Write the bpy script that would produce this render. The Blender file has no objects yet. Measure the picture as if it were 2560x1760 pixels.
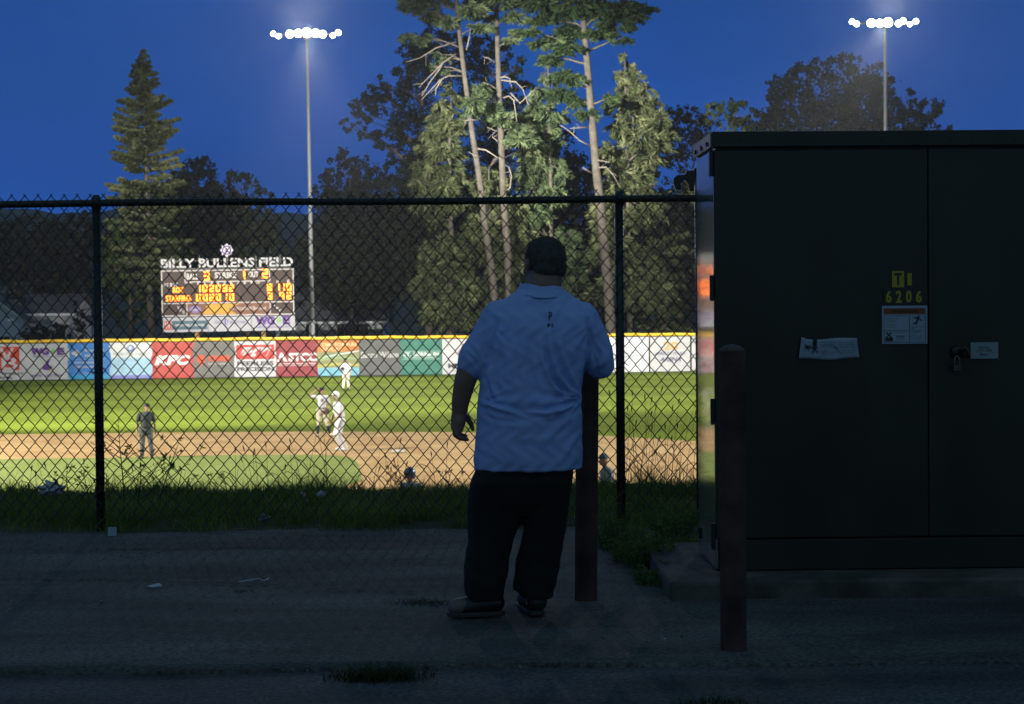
import bpy, math, random
import numpy as np
from mathutils import Vector, Matrix

random.seed(7)
rng = np.random.default_rng(11)
scene = bpy.context.scene
col = scene.collection
PI = math.pi

# ---------------------------------------------------------------- camera
F = 4500.0
CAM = Vector((0, 0, 1.46))
PITCH, YAW, ROLL = math.radians(1.49), math.radians(1.12), math.radians(-0.5)
RC = Matrix.Rotation(-YAW, 3, 'Z') @ Matrix.Rotation(PI / 2 - PITCH, 3, 'X') @ Matrix.Rotation(ROLL, 3, 'Z')
cd = bpy.data.cameras.new('camera')
cam = bpy.data.objects.new('camera', cd)
col.objects.link(cam)
cam.location = CAM
cam.rotation_euler = RC.to_euler()
cd.sensor_width = 36
cd.lens = F / 2560 * 36
cd.clip_start = 0.1
cd.clip_end = 6000
cd.dof.use_dof = True
cd.dof.focus_distance = 10.0
cd.dof.aperture_fstop = 9
scene.camera = cam
scene.render.resolution_x, scene.render.resolution_y = 1024, 704


def at(px, py, Y):
    d = RC @ Vector(((px - 1280) / F, -(py - 880) / F, -1))
    return CAM + d * (Y / d.y)


def gnd(px, py, z=0.0):
    d = RC @ Vector(((px - 1280) / F, -(py - 880) / F, -1))
    return CAM + d * ((z - CAM.z) / d.z)


# ---------------------------------------------------------------- world
scene.view_settings.view_transform = 'Standard'
scene.view_settings.look = 'None'
scene.view_settings.gamma = 1
scene.view_settings.exposure = 0
scene.cycles.use_denoising = True
scene.cycles.max_bounces = 6
scene.cycles.volume_bounces = 0
scene.cycles.sample_clamp_indirect = 4
scene.cycles.sample_clamp_direct = 0

W = bpy.data.worlds.new('World')
scene.world = W
W.use_nodes = True
nt = W.node_tree
bg = nt.nodes['Background']
tc = nt.nodes.new('ShaderNodeTexCoord')
sep = nt.nodes.new('ShaderNodeSeparateXYZ')
nt.links.new(tc.outputs['Generated'], sep.inputs[0])
ramp = nt.nodes.new('ShaderNodeValToRGB')
nt.links.new(sep.outputs['Z'], ramp.inputs[0])
cr = ramp.color_ramp
cr.elements[0].position = 0.0
cr.elements[0].color = (.011, .086, .40, 1)
cr.elements[1].position = 1.0
cr.elements[1].color = (.062, .128, .195, 1)
e = cr.elements.new(.10); e.color = (.009, .083, .40, 1)
e = cr.elements.new(.22); e.color = (.004, .060, .27, 1)
e = cr.elements.new(.42); e.color = (.055, .118, .19, 1)
# the afterglow side of the sky lies behind the camera
mr = nt.nodes.new('ShaderNodeMapRange')
nt.links.new(sep.outputs['Y'], mr.inputs[0])
mr.inputs[1].default_value = 0.6; mr.inputs[2].default_value = -1.0
mr.inputs[3].default_value = 0.0; mr.inputs[4].default_value = 1.0
mx = nt.nodes.new('ShaderNodeMix'); mx.data_type = 'RGBA'
nt.links.new(mr.outputs[0], mx.inputs['Factor'])
nt.links.new(ramp.outputs[0], mx.inputs['A'])
mx.inputs['B'].default_value = (.135, .225, .29, 1)
cn_ = nt.nodes.new('ShaderNodeTexNoise'); cn_.inputs['Scale'].default_value = 3.2; cn_.inputs['Detail'].default_value = 5
cm_ = nt.nodes.new('ShaderNodeMapping'); cm_.inputs['Scale'].default_value = (1, 1, 3.5)
nt.links.new(tc.outputs['Generated'], cm_.inputs[0]); nt.links.new(cm_.outputs[0], cn_.inputs['Vector'])
cr_ = nt.nodes.new('ShaderNodeMapRange'); cr_.inputs[1].default_value = .3; cr_.inputs[2].default_value = .7; cr_.inputs[3].default_value = .86; cr_.inputs[4].default_value = 1.14
nt.links.new(cn_.outputs['Fac'], cr_.inputs[0])
cx_ = nt.nodes.new('ShaderNodeMix'); cx_.data_type = 'RGBA'; cx_.blend_type = 'MULTIPLY'; cx_.inputs['Factor'].default_value = 1
nt.links.new(mx.outputs['Result'], cx_.inputs['A']); nt.links.new(cr_.outputs[0], cx_.inputs['B'])
nt.links.new(cx_.outputs['Result'], bg.inputs[0])
bg.inputs[1].default_value = 0.9


# ---------------------------------------------------------------- helpers
def tag(o, label=None, cat=None, group=None, kind=None):
    if label: o['label'] = label
    if cat: o['category'] = cat
    if group: o['group'] = group
    if kind: o['kind'] = kind
    return o


def empty(name, loc, label, cat, group=None, rz=0):
    o = bpy.data.objects.new(name, None)
    col.objects.link(o)
    o.location = loc
    o.rotation_euler = (0, 0, rz)
    o.empty_display_size = .2
    return tag(o, label, cat, group)


def link(name, me, mat=None, parent=None, world=True):
    """mesh given in world coordinates; keeps them under a parent"""
    o = bpy.data.objects.new(name, me)
    col.objects.link(o)
    if mat is not None:
        for m in (mat if isinstance(mat, (list, tuple)) else [mat]):
            me.materials.append(m)
    if parent is not None:
        o.parent = parent
        if world:
            M = Matrix.Identity(4)
            p = parent
            while p is not None:
                L = Matrix.Translation(p.location) @ p.rotation_euler.to_matrix().to_4x4()
                M = L @ M
                p = p.parent
            me.transform(M.inverted())
    return o


def origin(o, p):
    """move a top-level object's origin to p without moving its mesh"""
    p = Vector(p)
    o.data.transform(Matrix.Translation(-p))
    o.location = p
    return o


def mesh(verts, faces, smooth=False, name='m'):
    me = bpy.data.meshes.new(name)
    me.from_pydata([tuple(v) for v in verts], [], faces)
    if smooth:
        me.shade_smooth()
    me.update()
    return me


def mesh_np(V, Fq, smooth=False, mi=None, name='m'):
    """fast quads/tris: V (n,3), Fq (m,k)"""
    me = bpy.data.meshes.new(name)
    V = np.asarray(V, dtype=np.float32); Fq = np.asarray(Fq, dtype=np.int32)
    k = Fq.shape[1]
    me.vertices.add(len(V)); me.vertices.foreach_set('co', V.ravel())
    me.loops.add(Fq.size); me.loops.foreach_set('vertex_index', Fq.ravel())
    me.polygons.add(len(Fq))
    me.polygons.foreach_set('loop_start', np.arange(0, Fq.size, k, dtype=np.int32))
    me.update(calc_edges=True)
    if mi is not None:
        me.polygons.foreach_set('material_index', np.asarray(mi, dtype=np.int32))
    if smooth: me.shade_smooth()
    me.validate()
    return me


class MB:
    """collects simple shapes"""
    def __init__(s): s.v = []; s.f = []; s.m = []

    def add(s, V, Fs, mi=0):
        b = len(s.v)
        s.v += [tuple(v) for v in V]
        s.f += [tuple(i + b for i in f) for f in Fs]
        s.m += [mi] * len(Fs)
        return s

    def box(s, a, b, mi=0, bev=0):
        x0, y0, z0 = a; x1, y1, z1 = b
        V = [(x0, y0, z0), (x1, y0, z0), (x1, y1, z0), (x0, y1, z0), (x0, y0, z1), (x1, y0, z1), (x1, y1, z1), (x0, y1, z1)]
        return s.add(V, [(0, 3, 2, 1), (4, 5, 6, 7), (0, 1, 5, 4), (1, 2, 6, 5), (2, 3, 7, 6), (3, 0, 4, 7)], mi)

    def tube(s, pts, rs, n=10, mi=0, cap=True):
        pts = [Vector(p) for p in pts]
        if not isinstance(rs, (list, tuple)): rs = [rs] * len(pts)
        V = []; up = None
        for i, p in enumerate(pts):
            a = pts[max(i - 1, 0)]; b = pts[min(i + 1, len(pts) - 1)]
            t = (b - a).normalized()
            if up is None:
                up = Vector((0, 0, 1)) if abs(t.z) < .9 else Vector((0, 1, 0))
            u = up - t * up.dot(t)
            if u.length < 1e-5: u = t.orthogonal()
            u.normalize(); up = u
            w = t.cross(u)
            for k in range(n):
                q = 2 * PI * k / n
                V.append(p + (u * math.cos(q) + w * math.sin(q)) * rs[i])
        Fs = []
        for i in range(len(pts) - 1):
            for k in range(n):
                Fs.append((i * n + k, i * n + (k + 1) % n, (i + 1) * n + (k + 1) % n, (i + 1) * n + k))
        if cap:
            Fs.append(tuple(range(n))[::-1]); Fs.append(tuple((len(pts) - 1) * n + k for k in range(n)))
        return s.add(V, Fs, mi)

    def poly(s, pts, y=None, mi=0):
        return s.add(pts, [tuple(range(len(pts)))], mi)

    def ball(s, c, r, n=12, mi=0):
        V = []; Fs = []
        rx, ry, rz = r if isinstance(r, (tuple, list)) else (r, r, r)
        m = n // 2
        for i in range(m + 1):
            th = PI * i / m
            for k in range(n):
                ph = 2 * PI * k / n
                V.append((c[0] + rx * math.sin(th) * math.cos(ph), c[1] + ry * math.sin(th) * math.sin(ph), c[2] + rz * math.cos(th)))
        for i in range(m):
            for k in range(n):
                Fs.append((i * n + k, (i + 1) * n + k, (i + 1) * n + (k + 1) % n, i * n + (k + 1) % n))
        return s.add(V, Fs, mi)

    def me(s, smooth=False):
        me = mesh(s.v, s.f, smooth)
        me.polygons.foreach_set('material_index', s.m)
        return me

    def build(s, name, mat, parent=None, smooth=False, world=True):
        return link(name, s.me(smooth), mat, parent, world)


def bevel(o, w=.004, seg=2):
    m = o.modifiers.new('bevel', 'BEVEL'); m.width = w; m.segments = seg; m.limit_method = 'ANGLE'
    return o


# ---- materials
def pm(name, c, rough=.8, metal=0., var=.15, scale=6., bump=0., bscale=40., emit=None, es=0., c2=None, dist=0.002, spec=.5, detail=4):
    m = bpy.data.materials.new(name); m.use_nodes = True
    n = m.node_tree.nodes; l = m.node_tree.links
    b = n['Principled BSDF']
    b.inputs['Roughness'].default_value = rough
    b.inputs['Metallic'].default_value = metal
    b.inputs['Specular IOR Level'].default_value = spec
    t = n.new('ShaderNodeTexCoord')
    nz = n.new('ShaderNodeTexNoise'); nz.inputs['Scale'].default_value = scale; nz.inputs['Detail'].default_value = detail
    l.new(t.outputs['Object'], nz.inputs['Vector'])
    r = n.new('ShaderNodeValToRGB')
    r.color_ramp.elements[0].position = .32; r.color_ramp.elements[1].position = .68
    a = [max(0, x * (1 - var)) for x in c]; d = [min(1, x * (1 + var)) for x in (c2 or c)]
    r.color_ramp.elements[0].color = (*a, 1); r.color_ramp.elements[1].color = (*d, 1)
    l.new(nz.outputs['Fac'], r.inputs[0]); l.new(r.outputs[0], b.inputs['Base Color'])
    if bump:
        n2 = n.new('ShaderNodeTexNoise'); n2.inputs['Scale'].default_value = bscale; n2.inputs['Detail'].default_value = 5
        l.new(t.outputs['Object'], n2.inputs['Vector'])
        bp = n.new('ShaderNodeBump'); bp.inputs['Strength'].default_value = bump; bp.inputs['Distance'].default_value = dist
        l.new(n2.outputs['Fac'], bp.inputs['Height']); l.new(bp.outputs[0], b.inputs['Normal'])
    if emit:
        b.inputs['Emission Color'].default_value = (*emit, 1); b.inputs['Emission Strength'].default_value = es
    return m


black_paint = pm('black_vinyl', (.010, .013, .011), .35, var=.2, scale=20, bump=.1)
wire_mat = pm('vinyl_wire', (.010, .012, .011), .3, var=.2, scale=30)
galv = pm('galvanised_steel', (.52, .53, .55), .5, .4, var=.12, scale=4)
dark_metal = pm('dark_metal', (.03, .03, .03), .4, .6)
white_paint = pm('white_paint', (.75, .75, .75), .5, var=.06)
yellow_cap_mat = pm('yellow_plastic', (.85, .52, .03), .45, var=.12, scale=2)
M = {}


def flat(name, c, rough=.6, var=.06, scale=3):
    if name not in M: M[name] = pm(name, c, rough, var=var, scale=scale)
    return M[name]


# ---- text
def text_mesh(s, w, h, cx=0, cz=0, bold=.0, shear=0., extr=0.):
    cu = bpy.data.curves.new('t', 'FONT'); cu.body = s; cu.offset = bold; cu.shear = shear; cu.resolution_u = 3
    cu.extrude = 0
    o = bpy.data.objects.new('t', cu); col.objects.link(o)
    dg = bpy.context.evaluated_depsgraph_get()
    me = bpy.data.meshes.new_from_object(o.evaluated_get(dg))
    V = np.array([v.co[:] for v in me.vertices]); Fs = [tuple(p.vertices) for p in me.polygons]
    bpy.data.objects.remove(o); bpy.data.curves.remove(cu); bpy.data.meshes.remove(me)
    mn = V.min(0); mxx = V.max(0)
    x = (V[:, 0] - mn[0]) / max(mxx[0] - mn[0], 1e-6) - .5
    z = (V[:, 1] - mn[1]) / max(mxx[1] - mn[1], 1e-6) - .5
    return np.stack([cx + x * w, np.zeros(len(V)), cz + z * h], 1), Fs


def letters(mb, s, cx, cz, w, h, y=0., bold=.02, shear=0., mi=0, warp=None):
    V, Fs = text_mesh(s, w, h, cx, cz, bold, shear)
    V[:, 1] += y
    if warp is not None: V[:, 1] += warp(V[:, 0], V[:, 2])
    mb.add(V, Fs, mi)


def rect(mb, x0, z0, x1, z1, y, mi=0, n=1, warp=None):
    nx = n; V = []; Fs = []
    nz = n
    for j in range(nz + 1):
        for i in range(nx + 1):
            x = x0 + (x1 - x0) * i / nx; z = z0 + (z1 - z0) * j / nz
            V.append([x, y + (warp(np.array([x]), np.array([z]))[0] if warp else 0), z])
    for j in range(nz):
        for i in range(nx):
            a = j * (nx + 1) + i
            Fs.append((a, a + 1, a + nx + 2, a + nx + 1))
    mb.add(V, Fs, mi)


def disc(mb, cx, cz, r, y, n=28, mi=0, rz=None, r0=None):
    rz = rz or r
    if r0 is None:
        mb.add([(cx + r * math.cos(2 * PI * k / n), y, cz + rz * math.sin(2 * PI * k / n)) for k in range(n)], [tuple(range(n))], mi)
    else:
        V = [(cx + q * r * math.cos(2 * PI * k / n), y, cz + q * rz * math.sin(2 * PI * k / n)) for q in (1, r0) for k in range(n)]
        mb.add(V, [(k, (k + 1) % n, n + (k + 1) % n, n + k) for k in range(n)], mi)


# ---- bodies: overlapping solids fused by voxel remesh
def cap_prim(p0, r0, p1, r1, n=14):
    p0, p1 = Vector(p0), Vector(p1)
    t = p1 - p0; L = t.length
    t = t.normalized() if L > 1e-6 else Vector((0, 0, 1))
    u = t.orthogonal().normalized(); w = t.cross(u)
    rows = []
    for q in (-90, -60, -30, 0): rows.append((math.sin(math.radians(q)) * r0, math.cos(math.radians(q)) * r0, 0))
    for q in (0, 30, 60, 90): rows.append((math.sin(math.radians(q)) * r1, math.cos(math.radians(q)) * r1, L))
    V = []
    for (a, r, b) in rows:
        for k in range(n):
            q = 2 * PI * k / n
            V.append(p0 + t * (a + b) + (u * math.cos(q) + w * math.sin(q)) * max(r, 1e-4))
    Fs = []
    for i in range(len(rows) - 1):
        for k in range(n):
            Fs.append((i * n + k, i * n + (k + 1) % n, (i + 1) * n + (k + 1) % n, (i + 1) * n + k))
    Fs.append(tuple(range(n))[::-1]); Fs.append(tuple((len(rows) - 1) * n + k for k in range(n)))
    return V, Fs


def ell_prim(c, r, rot=None, n=20):
    mb = MB(); mb.ball((0, 0, 0), r, n)
    R = rot or Matrix.Identity(3)
    return [R @ Vector(v) + Vector(c) for v in mb.v], mb.f


def loft_prim(rings, n=40, p=2.4):
    """rings: (z, xl, xr, depth_half, yc)"""
    V = []
    for (z, xl, xr, d, yc) in rings:
        cx = (xl + xr) / 2; a = (xr - xl) / 2
        for k in range(n):
            q = 2 * PI * k / n
            c, s = math.cos(q), math.sin(q)
            V.append((cx + a * math.copysign(abs(c) ** (2 / p), c), yc + d * math.copysign(abs(s) ** (2 / p), s), z))
    Fs = []
    for i in range(len(rings) - 1):
        for k in range(n):
            Fs.append((i * n + k, i * n + (k + 1) % n, (i + 1) * n + (k + 1) % n, (i + 1) * n + k))
    Fs.append(tuple(range(n))[::-1]); Fs.append(tuple((len(rings) - 1) * n + k for k in range(n)))
    return V, Fs


def fuse(prims, voxel, smooth_it=3):
    mb = MB()
    for (V, Fs) in prims: mb.add(V, Fs)
    me = mb.me()
    # outward normals so the voxel union keeps every piece
    import bmesh
    bm = bmesh.new(); bm.from_mesh(me); bmesh.ops.recalc_face_normals(bm, faces=bm.faces); bm.to_mesh(me); bm.free()
    o = bpy.data.objects.new('tmp', me); col.objects.link(o)
    r = o.modifiers.new('r', 'REMESH'); r.mode = 'VOXEL'; r.voxel_size = voxel; r.use_smooth_shade = True
    if smooth_it:
        s = o.modifiers.new('s', 'SMOOTH'); s.iterations = smooth_it; s.factor = .5
    dg = bpy.context.evaluated_depsgraph_get()
    out = bpy.data.meshes.new_from_object(o.evaluated_get(dg))
    bpy.data.objects.remove(o); bpy.data.meshes.remove(me)
    out.shade_smooth()
    return out


ZF = -3.39          # level of the ball field
YF = 11.7           # near fence
# ================================================================ GROUND
def ground_z(x, y):
    x = np.asarray(x, float); y = np.asarray(y, float)
    t = np.clip((y - 14.1) / 9.0, 0, 1)
    t = np.where(t < .12, t * t / .24, t - .06) / .94
    base = np.clip((y - 11.5) / .6, 0, 1) * .045 - .035
    n = .018 * np.sin(x * 2.1 + 1.3 * np.sin(y * 1.7)) * np.sin(y * 2.7 + x) + .012 * np.sin(x * 5.3 + y * 4.1)
    n = n * np.clip((y - 11.8) / .4, 0, 1) * (1 - t)
    return base * (1 - t) + ZF * t + n


soil_mat = pm('bank_soil', (.020, .028, .010), .95, var=.4, scale=5, bump=.6, bscale=60, dist=.02, c2=(.035, .045, .018))
xs = np.concatenate([np.linspace(-450, -14, 10), np.linspace(-12, 14, 105), np.linspace(16, 450, 10)])
ys = np.concatenate([np.linspace(-40, 11, 12), np.linspace(11.3, 24, 90), np.array([26, 40, 80, 160, 400, 640, 900])])
X, Y = np.meshgrid(xs, ys)
Z = ground_z(X, Y)
V = np.stack([X.ravel(), Y.ravel(), Z.ravel()], 1)
nx = len(xs)
idx = np.arange(len(xs) * len(ys)).reshape(len(ys), nx)
Q = np.stack([idx[:-1, :-1].ravel(), idx[:-1, 1:].ravel(), idx[1:, 1:].ravel(), idx[1:, :-1].ravel()], 1)
tag(link('ground', mesh_np(V, Q, True), soil_mat), kind='structure')


def asphalt_material(name, c, tint, speck=.5):
    m = bpy.data.materials.new(name); m.use_nodes = True
    n = m.node_tree.nodes; l = m.node_tree.links; b = n['Principled BSDF']
    b.inputs['Roughness'].default_value = .88
    b.inputs['Specular IOR Level'].default_value = .35
    t = n.new('ShaderNodeTexCoord')
    big = n.new('ShaderNodeTexNoise'); big.inputs['Scale'].default_value = .55; big.inputs['Detail'].default_value = 6; big.inputs['Roughness'].default_value = .62
    mp = n.new('ShaderNodeMapping'); mp.inputs['Scale'].default_value = (1, 3.2, 1)
    l.new(t.outputs['Object'], mp.inputs[0]); l.new(mp.outputs[0], big.inputs['Vector'])
    r = n.new('ShaderNodeValToRGB'); r.color_ramp.elements[0].position = .34; r.color_ramp.elements[1].position = .7
    r.color_ramp.elements[0].color = (*[x * .55 for x in c], 1); r.color_ramp.elements[1].color = (*tint, 1)
    l.new(big.outputs['Fac'], r.inputs[0])
    fine = n.new('ShaderNodeTexNoise'); fine.inputs['Scale'].default_value = 48; fine.inputs['Detail'].default_value = 3
    l.new(t.outputs['Object'], fine.inputs['Vector'])
    r2 = n.new('ShaderNodeMapRange'); r2.inputs[1].default_value = .3; r2.inputs[2].default_value = .72; r2.inputs[3].default_value = .42; r2.inputs[4].default_value = 1.75
    l.new(fine.outputs['Fac'], r2.inputs[0])
    mu = n.new('ShaderNodeMix'); mu.data_type = 'RGBA'; mu.blend_type = 'MULTIPLY'; mu.inputs['Factor'].default_value = 1
    l.new(r.outputs[0], mu.inputs['A']); l.new(r2.outputs[0], mu.inputs['B'])
    vo = n.new('ShaderNodeTexVoronoi'); vo.inputs['Scale'].default_value = 19
    l.new(t.outputs['Object'], vo.inputs['Vector'])
    lt = n.new('ShaderNodeMath'); lt.operation = 'LESS_THAN'; lt.inputs[1].default_value = .11
    l.new(vo.outputs['Distance'], lt.inputs[0])
    n3 = n.new('ShaderNodeTexNoise'); n3.inputs['Scale'].default_value = 9
    l.new(t.outputs['Object'], n3.inputs['Vector'])
    g3 = n.new('ShaderNodeMath'); g3.operation = 'GREATER_THAN'; g3.inputs[1].default_value = .56
    l.new(n3.outputs['Fac'], g3.inputs[0])
    mm = n.new('ShaderNodeMath'); mm.operation = 'MULTIPLY'; l.new(lt.outputs[0], mm.inputs[0]); l.new(g3.outputs[0], mm.inputs[1])
    sc = n.new('ShaderNodeMath'); sc.operation = 'MULTIPLY'; sc.inputs[1].default_value = speck; l.new(mm.outputs[0], sc.inputs[0])
    mi = n.new('ShaderNodeMix'); mi.data_type = 'RGBA'
    l.new(sc.outputs[0], mi.inputs['Factor']); l.new(mu.outputs['Result'], mi.inputs['A']); mi.inputs['B'].default_value = (.22, .24, .24, 1)
    l.new(mi.outputs['Result'], b.inputs['Base Color'])
    bp = n.new('ShaderNodeBump'); bp.inputs['Strength'].default_value = .7; bp.inputs['Distance'].default_value = .006
    l.new(fine.outputs['Fac'], bp.inputs['Height']); l.new(bp.outputs[0], b.inputs['Normal'])
    return m


asph = asphalt_material('old_asphalt', (.047, .054, .054), (.088, .098, .098))
asph2 = asphalt_material('road_asphalt', (.05, .056, .063), (.078, .088, .10), .35)


def edge_noise(x, s=1.0, ph=0.0):
    return s * (.5 * np.sin(x * 1.1 + ph) + .3 * np.sin(x * 2.9 + 2 * ph) + .16 * np.sin(x * 7.3 + ph) + .1 * np.sin(x * 17.1 + 3 * ph))


# parking surface: one slab with ragged edges, a 12 mm step above the road
xs = np.linspace(-9, 13, 441)
rows = []
y_near = 7.27 + edge_noise(xs, .05, .7) - .012 * (xs)
y_far = 11.78 + edge_noise(xs, .10, 2.1)
N = 40
G = []
for j in range(N + 1):
    f = j / N
    y = y_near * (1 - f) + y_far * f
    z = .004 * np.sin(xs * 1.3 + y * 2) + .003 * np.sin(xs * 3.1 - y * 1.7)
    if j == 0: z = z - .004
    G.append(np.stack([xs, y, z], 1))
skirt = G[0].copy(); skirt[:, 2] = -.03; skirt[:, 1] -= .003
G = [skirt] + G
V = np.concatenate(G); nx = len(xs)
idx = np.arange(len(V)).reshape(len(G), nx)
Q = np.stack([idx[:-1, :-1].ravel(), idx[:-1, 1:].ravel(), idx[1:, 1:].ravel(), idx[1:, :-1].ravel()], 1)
tag(link('asphalt', mesh_np(V, Q, True), asph), kind='structure')
mb = MB()
for i in range(44):
    x0, x1 = -22 + i, -21 + i
    for j in range(20):
        y0, y1 = -12 + j, -11 + j
        mb.add([(x0, y0, -.018), (x1, y0, -.018), (x1, y1, -.018), (x0, y1, -.018)], [(0, 1, 2, 3)])
tag(mb.build('road', asph2), kind='structure')


def ribbon(name, pts, w, z, mat):
    """a crack: thin dark filling following a jagged path on the ground"""
    V = []; Fs = []
    P = []
    for a, b in zip(pts[:-1], pts[1:]):
        n = max(2, int((b - a).length / .03))
        for k in range(n): P.append(a.lerp(b, k / n))
    for i, p in enumerate(P):
        off = .012 * math.sin(i * 1.7) + .016 * math.sin(i * .6 + 1) + random.uniform(-.006, .006)
        ww = w * random.uniform(.25, 1)
        V += [(p.x, p.y + off - ww, z), (p.x, p.y + off + ww, z)]
    for i in range(len(P) - 1): Fs.append((2 * i, 2 * i + 2, 2 * i + 3, 2 * i + 1))
    return tag(link(name, mesh(V, Fs), mat), kind='structure')


crack_mat = pm('crack_dirt', (.012, .014, .012), .95, var=.4, scale=20)
ribbon('pavement_crack', [gnd(*p) for p in [(-60, 1446), (140, 1452), (300, 1450), (380, 1455), (480, 1460), (620, 1462), (760, 1472), (900, 1478), (1060, 1483)]], .014, .009, crack_mat)
ribbon('pavement_crack', [gnd(*p) for p in [(-60, 1372), (200, 1370), (420, 1378), (640, 1372), (860, 1378), (1000, 1370)]], .008, .009, crack_mat)
ribbon('pavement_crack', [gnd(*p) for p in [(1180, 1600), (1230, 1640), (1225, 1690)]], .007, .009, crack_mat)

# ---- the ball field
def grass_material(name, a, b, stripes=True, sc=1.2):
    m = bpy.data.materials.new(name); m.use_nodes = True
    n = m.node_tree.nodes; l = m.node_tree.links; bs = n['Principled BSDF']
    bs.inputs['Roughness'].default_value = .9; bs.inputs['Specular IOR Level'].default_value = .03
    t = n.new('ShaderNodeTexCoord')
    nz = n.new('ShaderNodeTexNoise'); nz.inputs['Scale'].default_value = sc; nz.inputs['Detail'].default_value = 8; nz.inputs['Roughness'].default_value = .7
    mp = n.new('ShaderNodeMapping'); mp.inputs['Scale'].default_value = (1, .45, 1)
    l.new(t.outputs['Object'], mp.inputs[0]); l.new(mp.outputs[0], nz.inputs['Vector'])
    r = n.new('ShaderNodeValToRGB'); r.color_ramp.elements[0].position = .3; r.color_ramp.elements[1].position = .7
    r.color_ramp.elements[0].color = (*a, 1); r.color_ramp.elements[1].color = (*b, 1)
    l.new(nz.outputs['Fac'], r.inputs[0])
    out = r.outputs[0]
    if stripes:
        s = n.new('ShaderNodeSeparateXYZ'); l.new(t.outputs['Object'], s.inputs[0])
        ad = n.new('ShaderNodeMath'); ad.operation = 'MULTIPLY'; ad.inputs[1].default_value = PI / 4.5
        l.new(s.outputs['Y'], ad.inputs[0])
        si = n.new('ShaderNodeMath'); si.operation = 'SINE'; l.new(ad.outputs[0], si.inputs[0])
        mr = n.new('ShaderNodeMapRange'); mr.inputs[1].default_value = -.35; mr.inputs[2].default_value = .35; mr.inputs[3].default_value = .88; mr.inputs[4].default_value = 1.1
        l.new(si.outputs[0], mr.inputs[0])
        mu = n.new('ShaderNodeMix'); mu.data_type = 'RGBA'; mu.blend_type = 'MULTIPLY'; mu.inputs['Factor'].default_value = 1
        l.new(out, mu.inputs['A']); l.new(mr.outputs[0], mu.inputs['B']); out = mu.outputs['Result']
    l.new(out, bs.inputs['Base Color'])
    n2 = n.new('ShaderNodeTexNoise'); n2.inputs['Scale'].default_value = 9; n2.inputs['Detail'].default_value = 5
    l.new(t.outputs['Object'], n2.inputs['Vector'])
    bp = n.new('ShaderNodeBump'); bp.inputs['Strength'].default_value = .5; bp.inputs['Distance'].default_value = .05
    l.new(n2.outputs['Fac'], bp.inputs['Height']); l.new(bp.outputs[0], bs.inputs['Normal'])
    return m


turf = grass_material('outfield_turf', (.088, .120, .014), (.125, .163, .024))
turf2 = grass_material('infield_turf', (.15, .185, .05), (.20, .245, .085), False, 1.6)
dirt = pm('infield_dirt', (.31, .18, .062), .95, var=.1, scale=.8, bump=.4, bscale=12, dist=.02, c2=(.38, .25, .105), detail=8)
z1, z2, z3 = ZF + .02, ZF + .028, ZF + .036
mb = MB(); mb.poly([(-160, 24, z1), (160, 24, z1), (160, 150, z1), (-160, 150, z1)]); tag(mb.build('outfield_grass', turf), kind='structure')
P = [gnd(*p, z2) for p in [(-1500, 1083), (0, 1086), (350, 1082), (700, 1079), (1100, 1080), (1400, 1085), (1560, 1092), (1740, 1103), (2050, 1122), (2500, 1160)]]
P = [Vector((p.x, p.y, z2)) for p in P] + [Vector((40, 26, z2)), Vector((-60, 26, z2))]
mb = MB(); mb.poly(P[::-1]); tag(mb.build('infield_dirt', dirt), kind='structure')
P = [gnd(*p, z3) for p in [(-1500, 1157), (0, 1148), (200, 1145), (400, 1141), (618, 1137), (780, 1137), (850, 1139), (880, 1145), (893, 1156), (901, 1175), (905, 1200)]]
P = [Vector((p.x, p.y, z3)) for p in P] + [Vector((-8, 27, z3)), Vector((-60, 27, z3))]
mb = MB(); mb.poly(P[::-1]); tag(mb.build('infield_grass', turf2), kind='structure')

# second base
b = gnd(995, 1128, z2 + .05)
mb = MB(); mb.box((b.x - .21, b.y - .2, z2), (b.x + .21, b.y + .2, z2 + .08))
o = bevel(origin(mb.build('base_bag', flat('base_white', (.5, .48, .42))), (b.x, b.y, z2)), .03)
tag(o, 'white square base lying on the tan infield dirt', 'base')

# far wooded hills
def hill(name, Yd, prof, mat, depth):
    V = []; Fs = []; n = 160
    for i in range(n + 1):
        px = -1800 + 6200 * i / n
        py = np.interp(px, [p[0] for p in prof], [p[1] for p in prof]) + 4 * math.sin(i * .9) + 3 * math.sin(i * 2.3) + random.uniform(-1.5, 1.5)
        p = at(px, py, Yd)
        for k in range(7):
            f = k / 6
            zz = ZF - 1 + (p.z - ZF + 1) * math.sin(f * PI)
            V.append((p.x, Yd + depth * (f - .5), zz))
    for i in range(n):
        for k in range(6):
            a = i * 7 + k
            Fs.append((a, a + 7, a + 8, a + 1))
    return tag(link(name, mesh(V, Fs, True), mat), kind='structure')


hill_mat = pm('wooded_hill', (.02, .035, .03), .95, var=.3, scale=.02, c2=(.03, .05, .04))
hill('hills', 640, [(-2600, 500), (0, 524), (200, 530), (600, 522), (900, 540), (1500, 560), (2600, 540), (5200, 520)], hill_mat, 300)

# ================================================================ OUTFIELD FENCE, BANNERS
SL = .10


def of_y(x): return 126 + SL * x


def at_of(px, py, dy=0.):
    d = RC @ Vector(((px - 1280) / F, -(py - 880) / F, -1))
    t = (126 + dy) / (d.y - SL * d.x)
    return CAM + d * t


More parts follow.
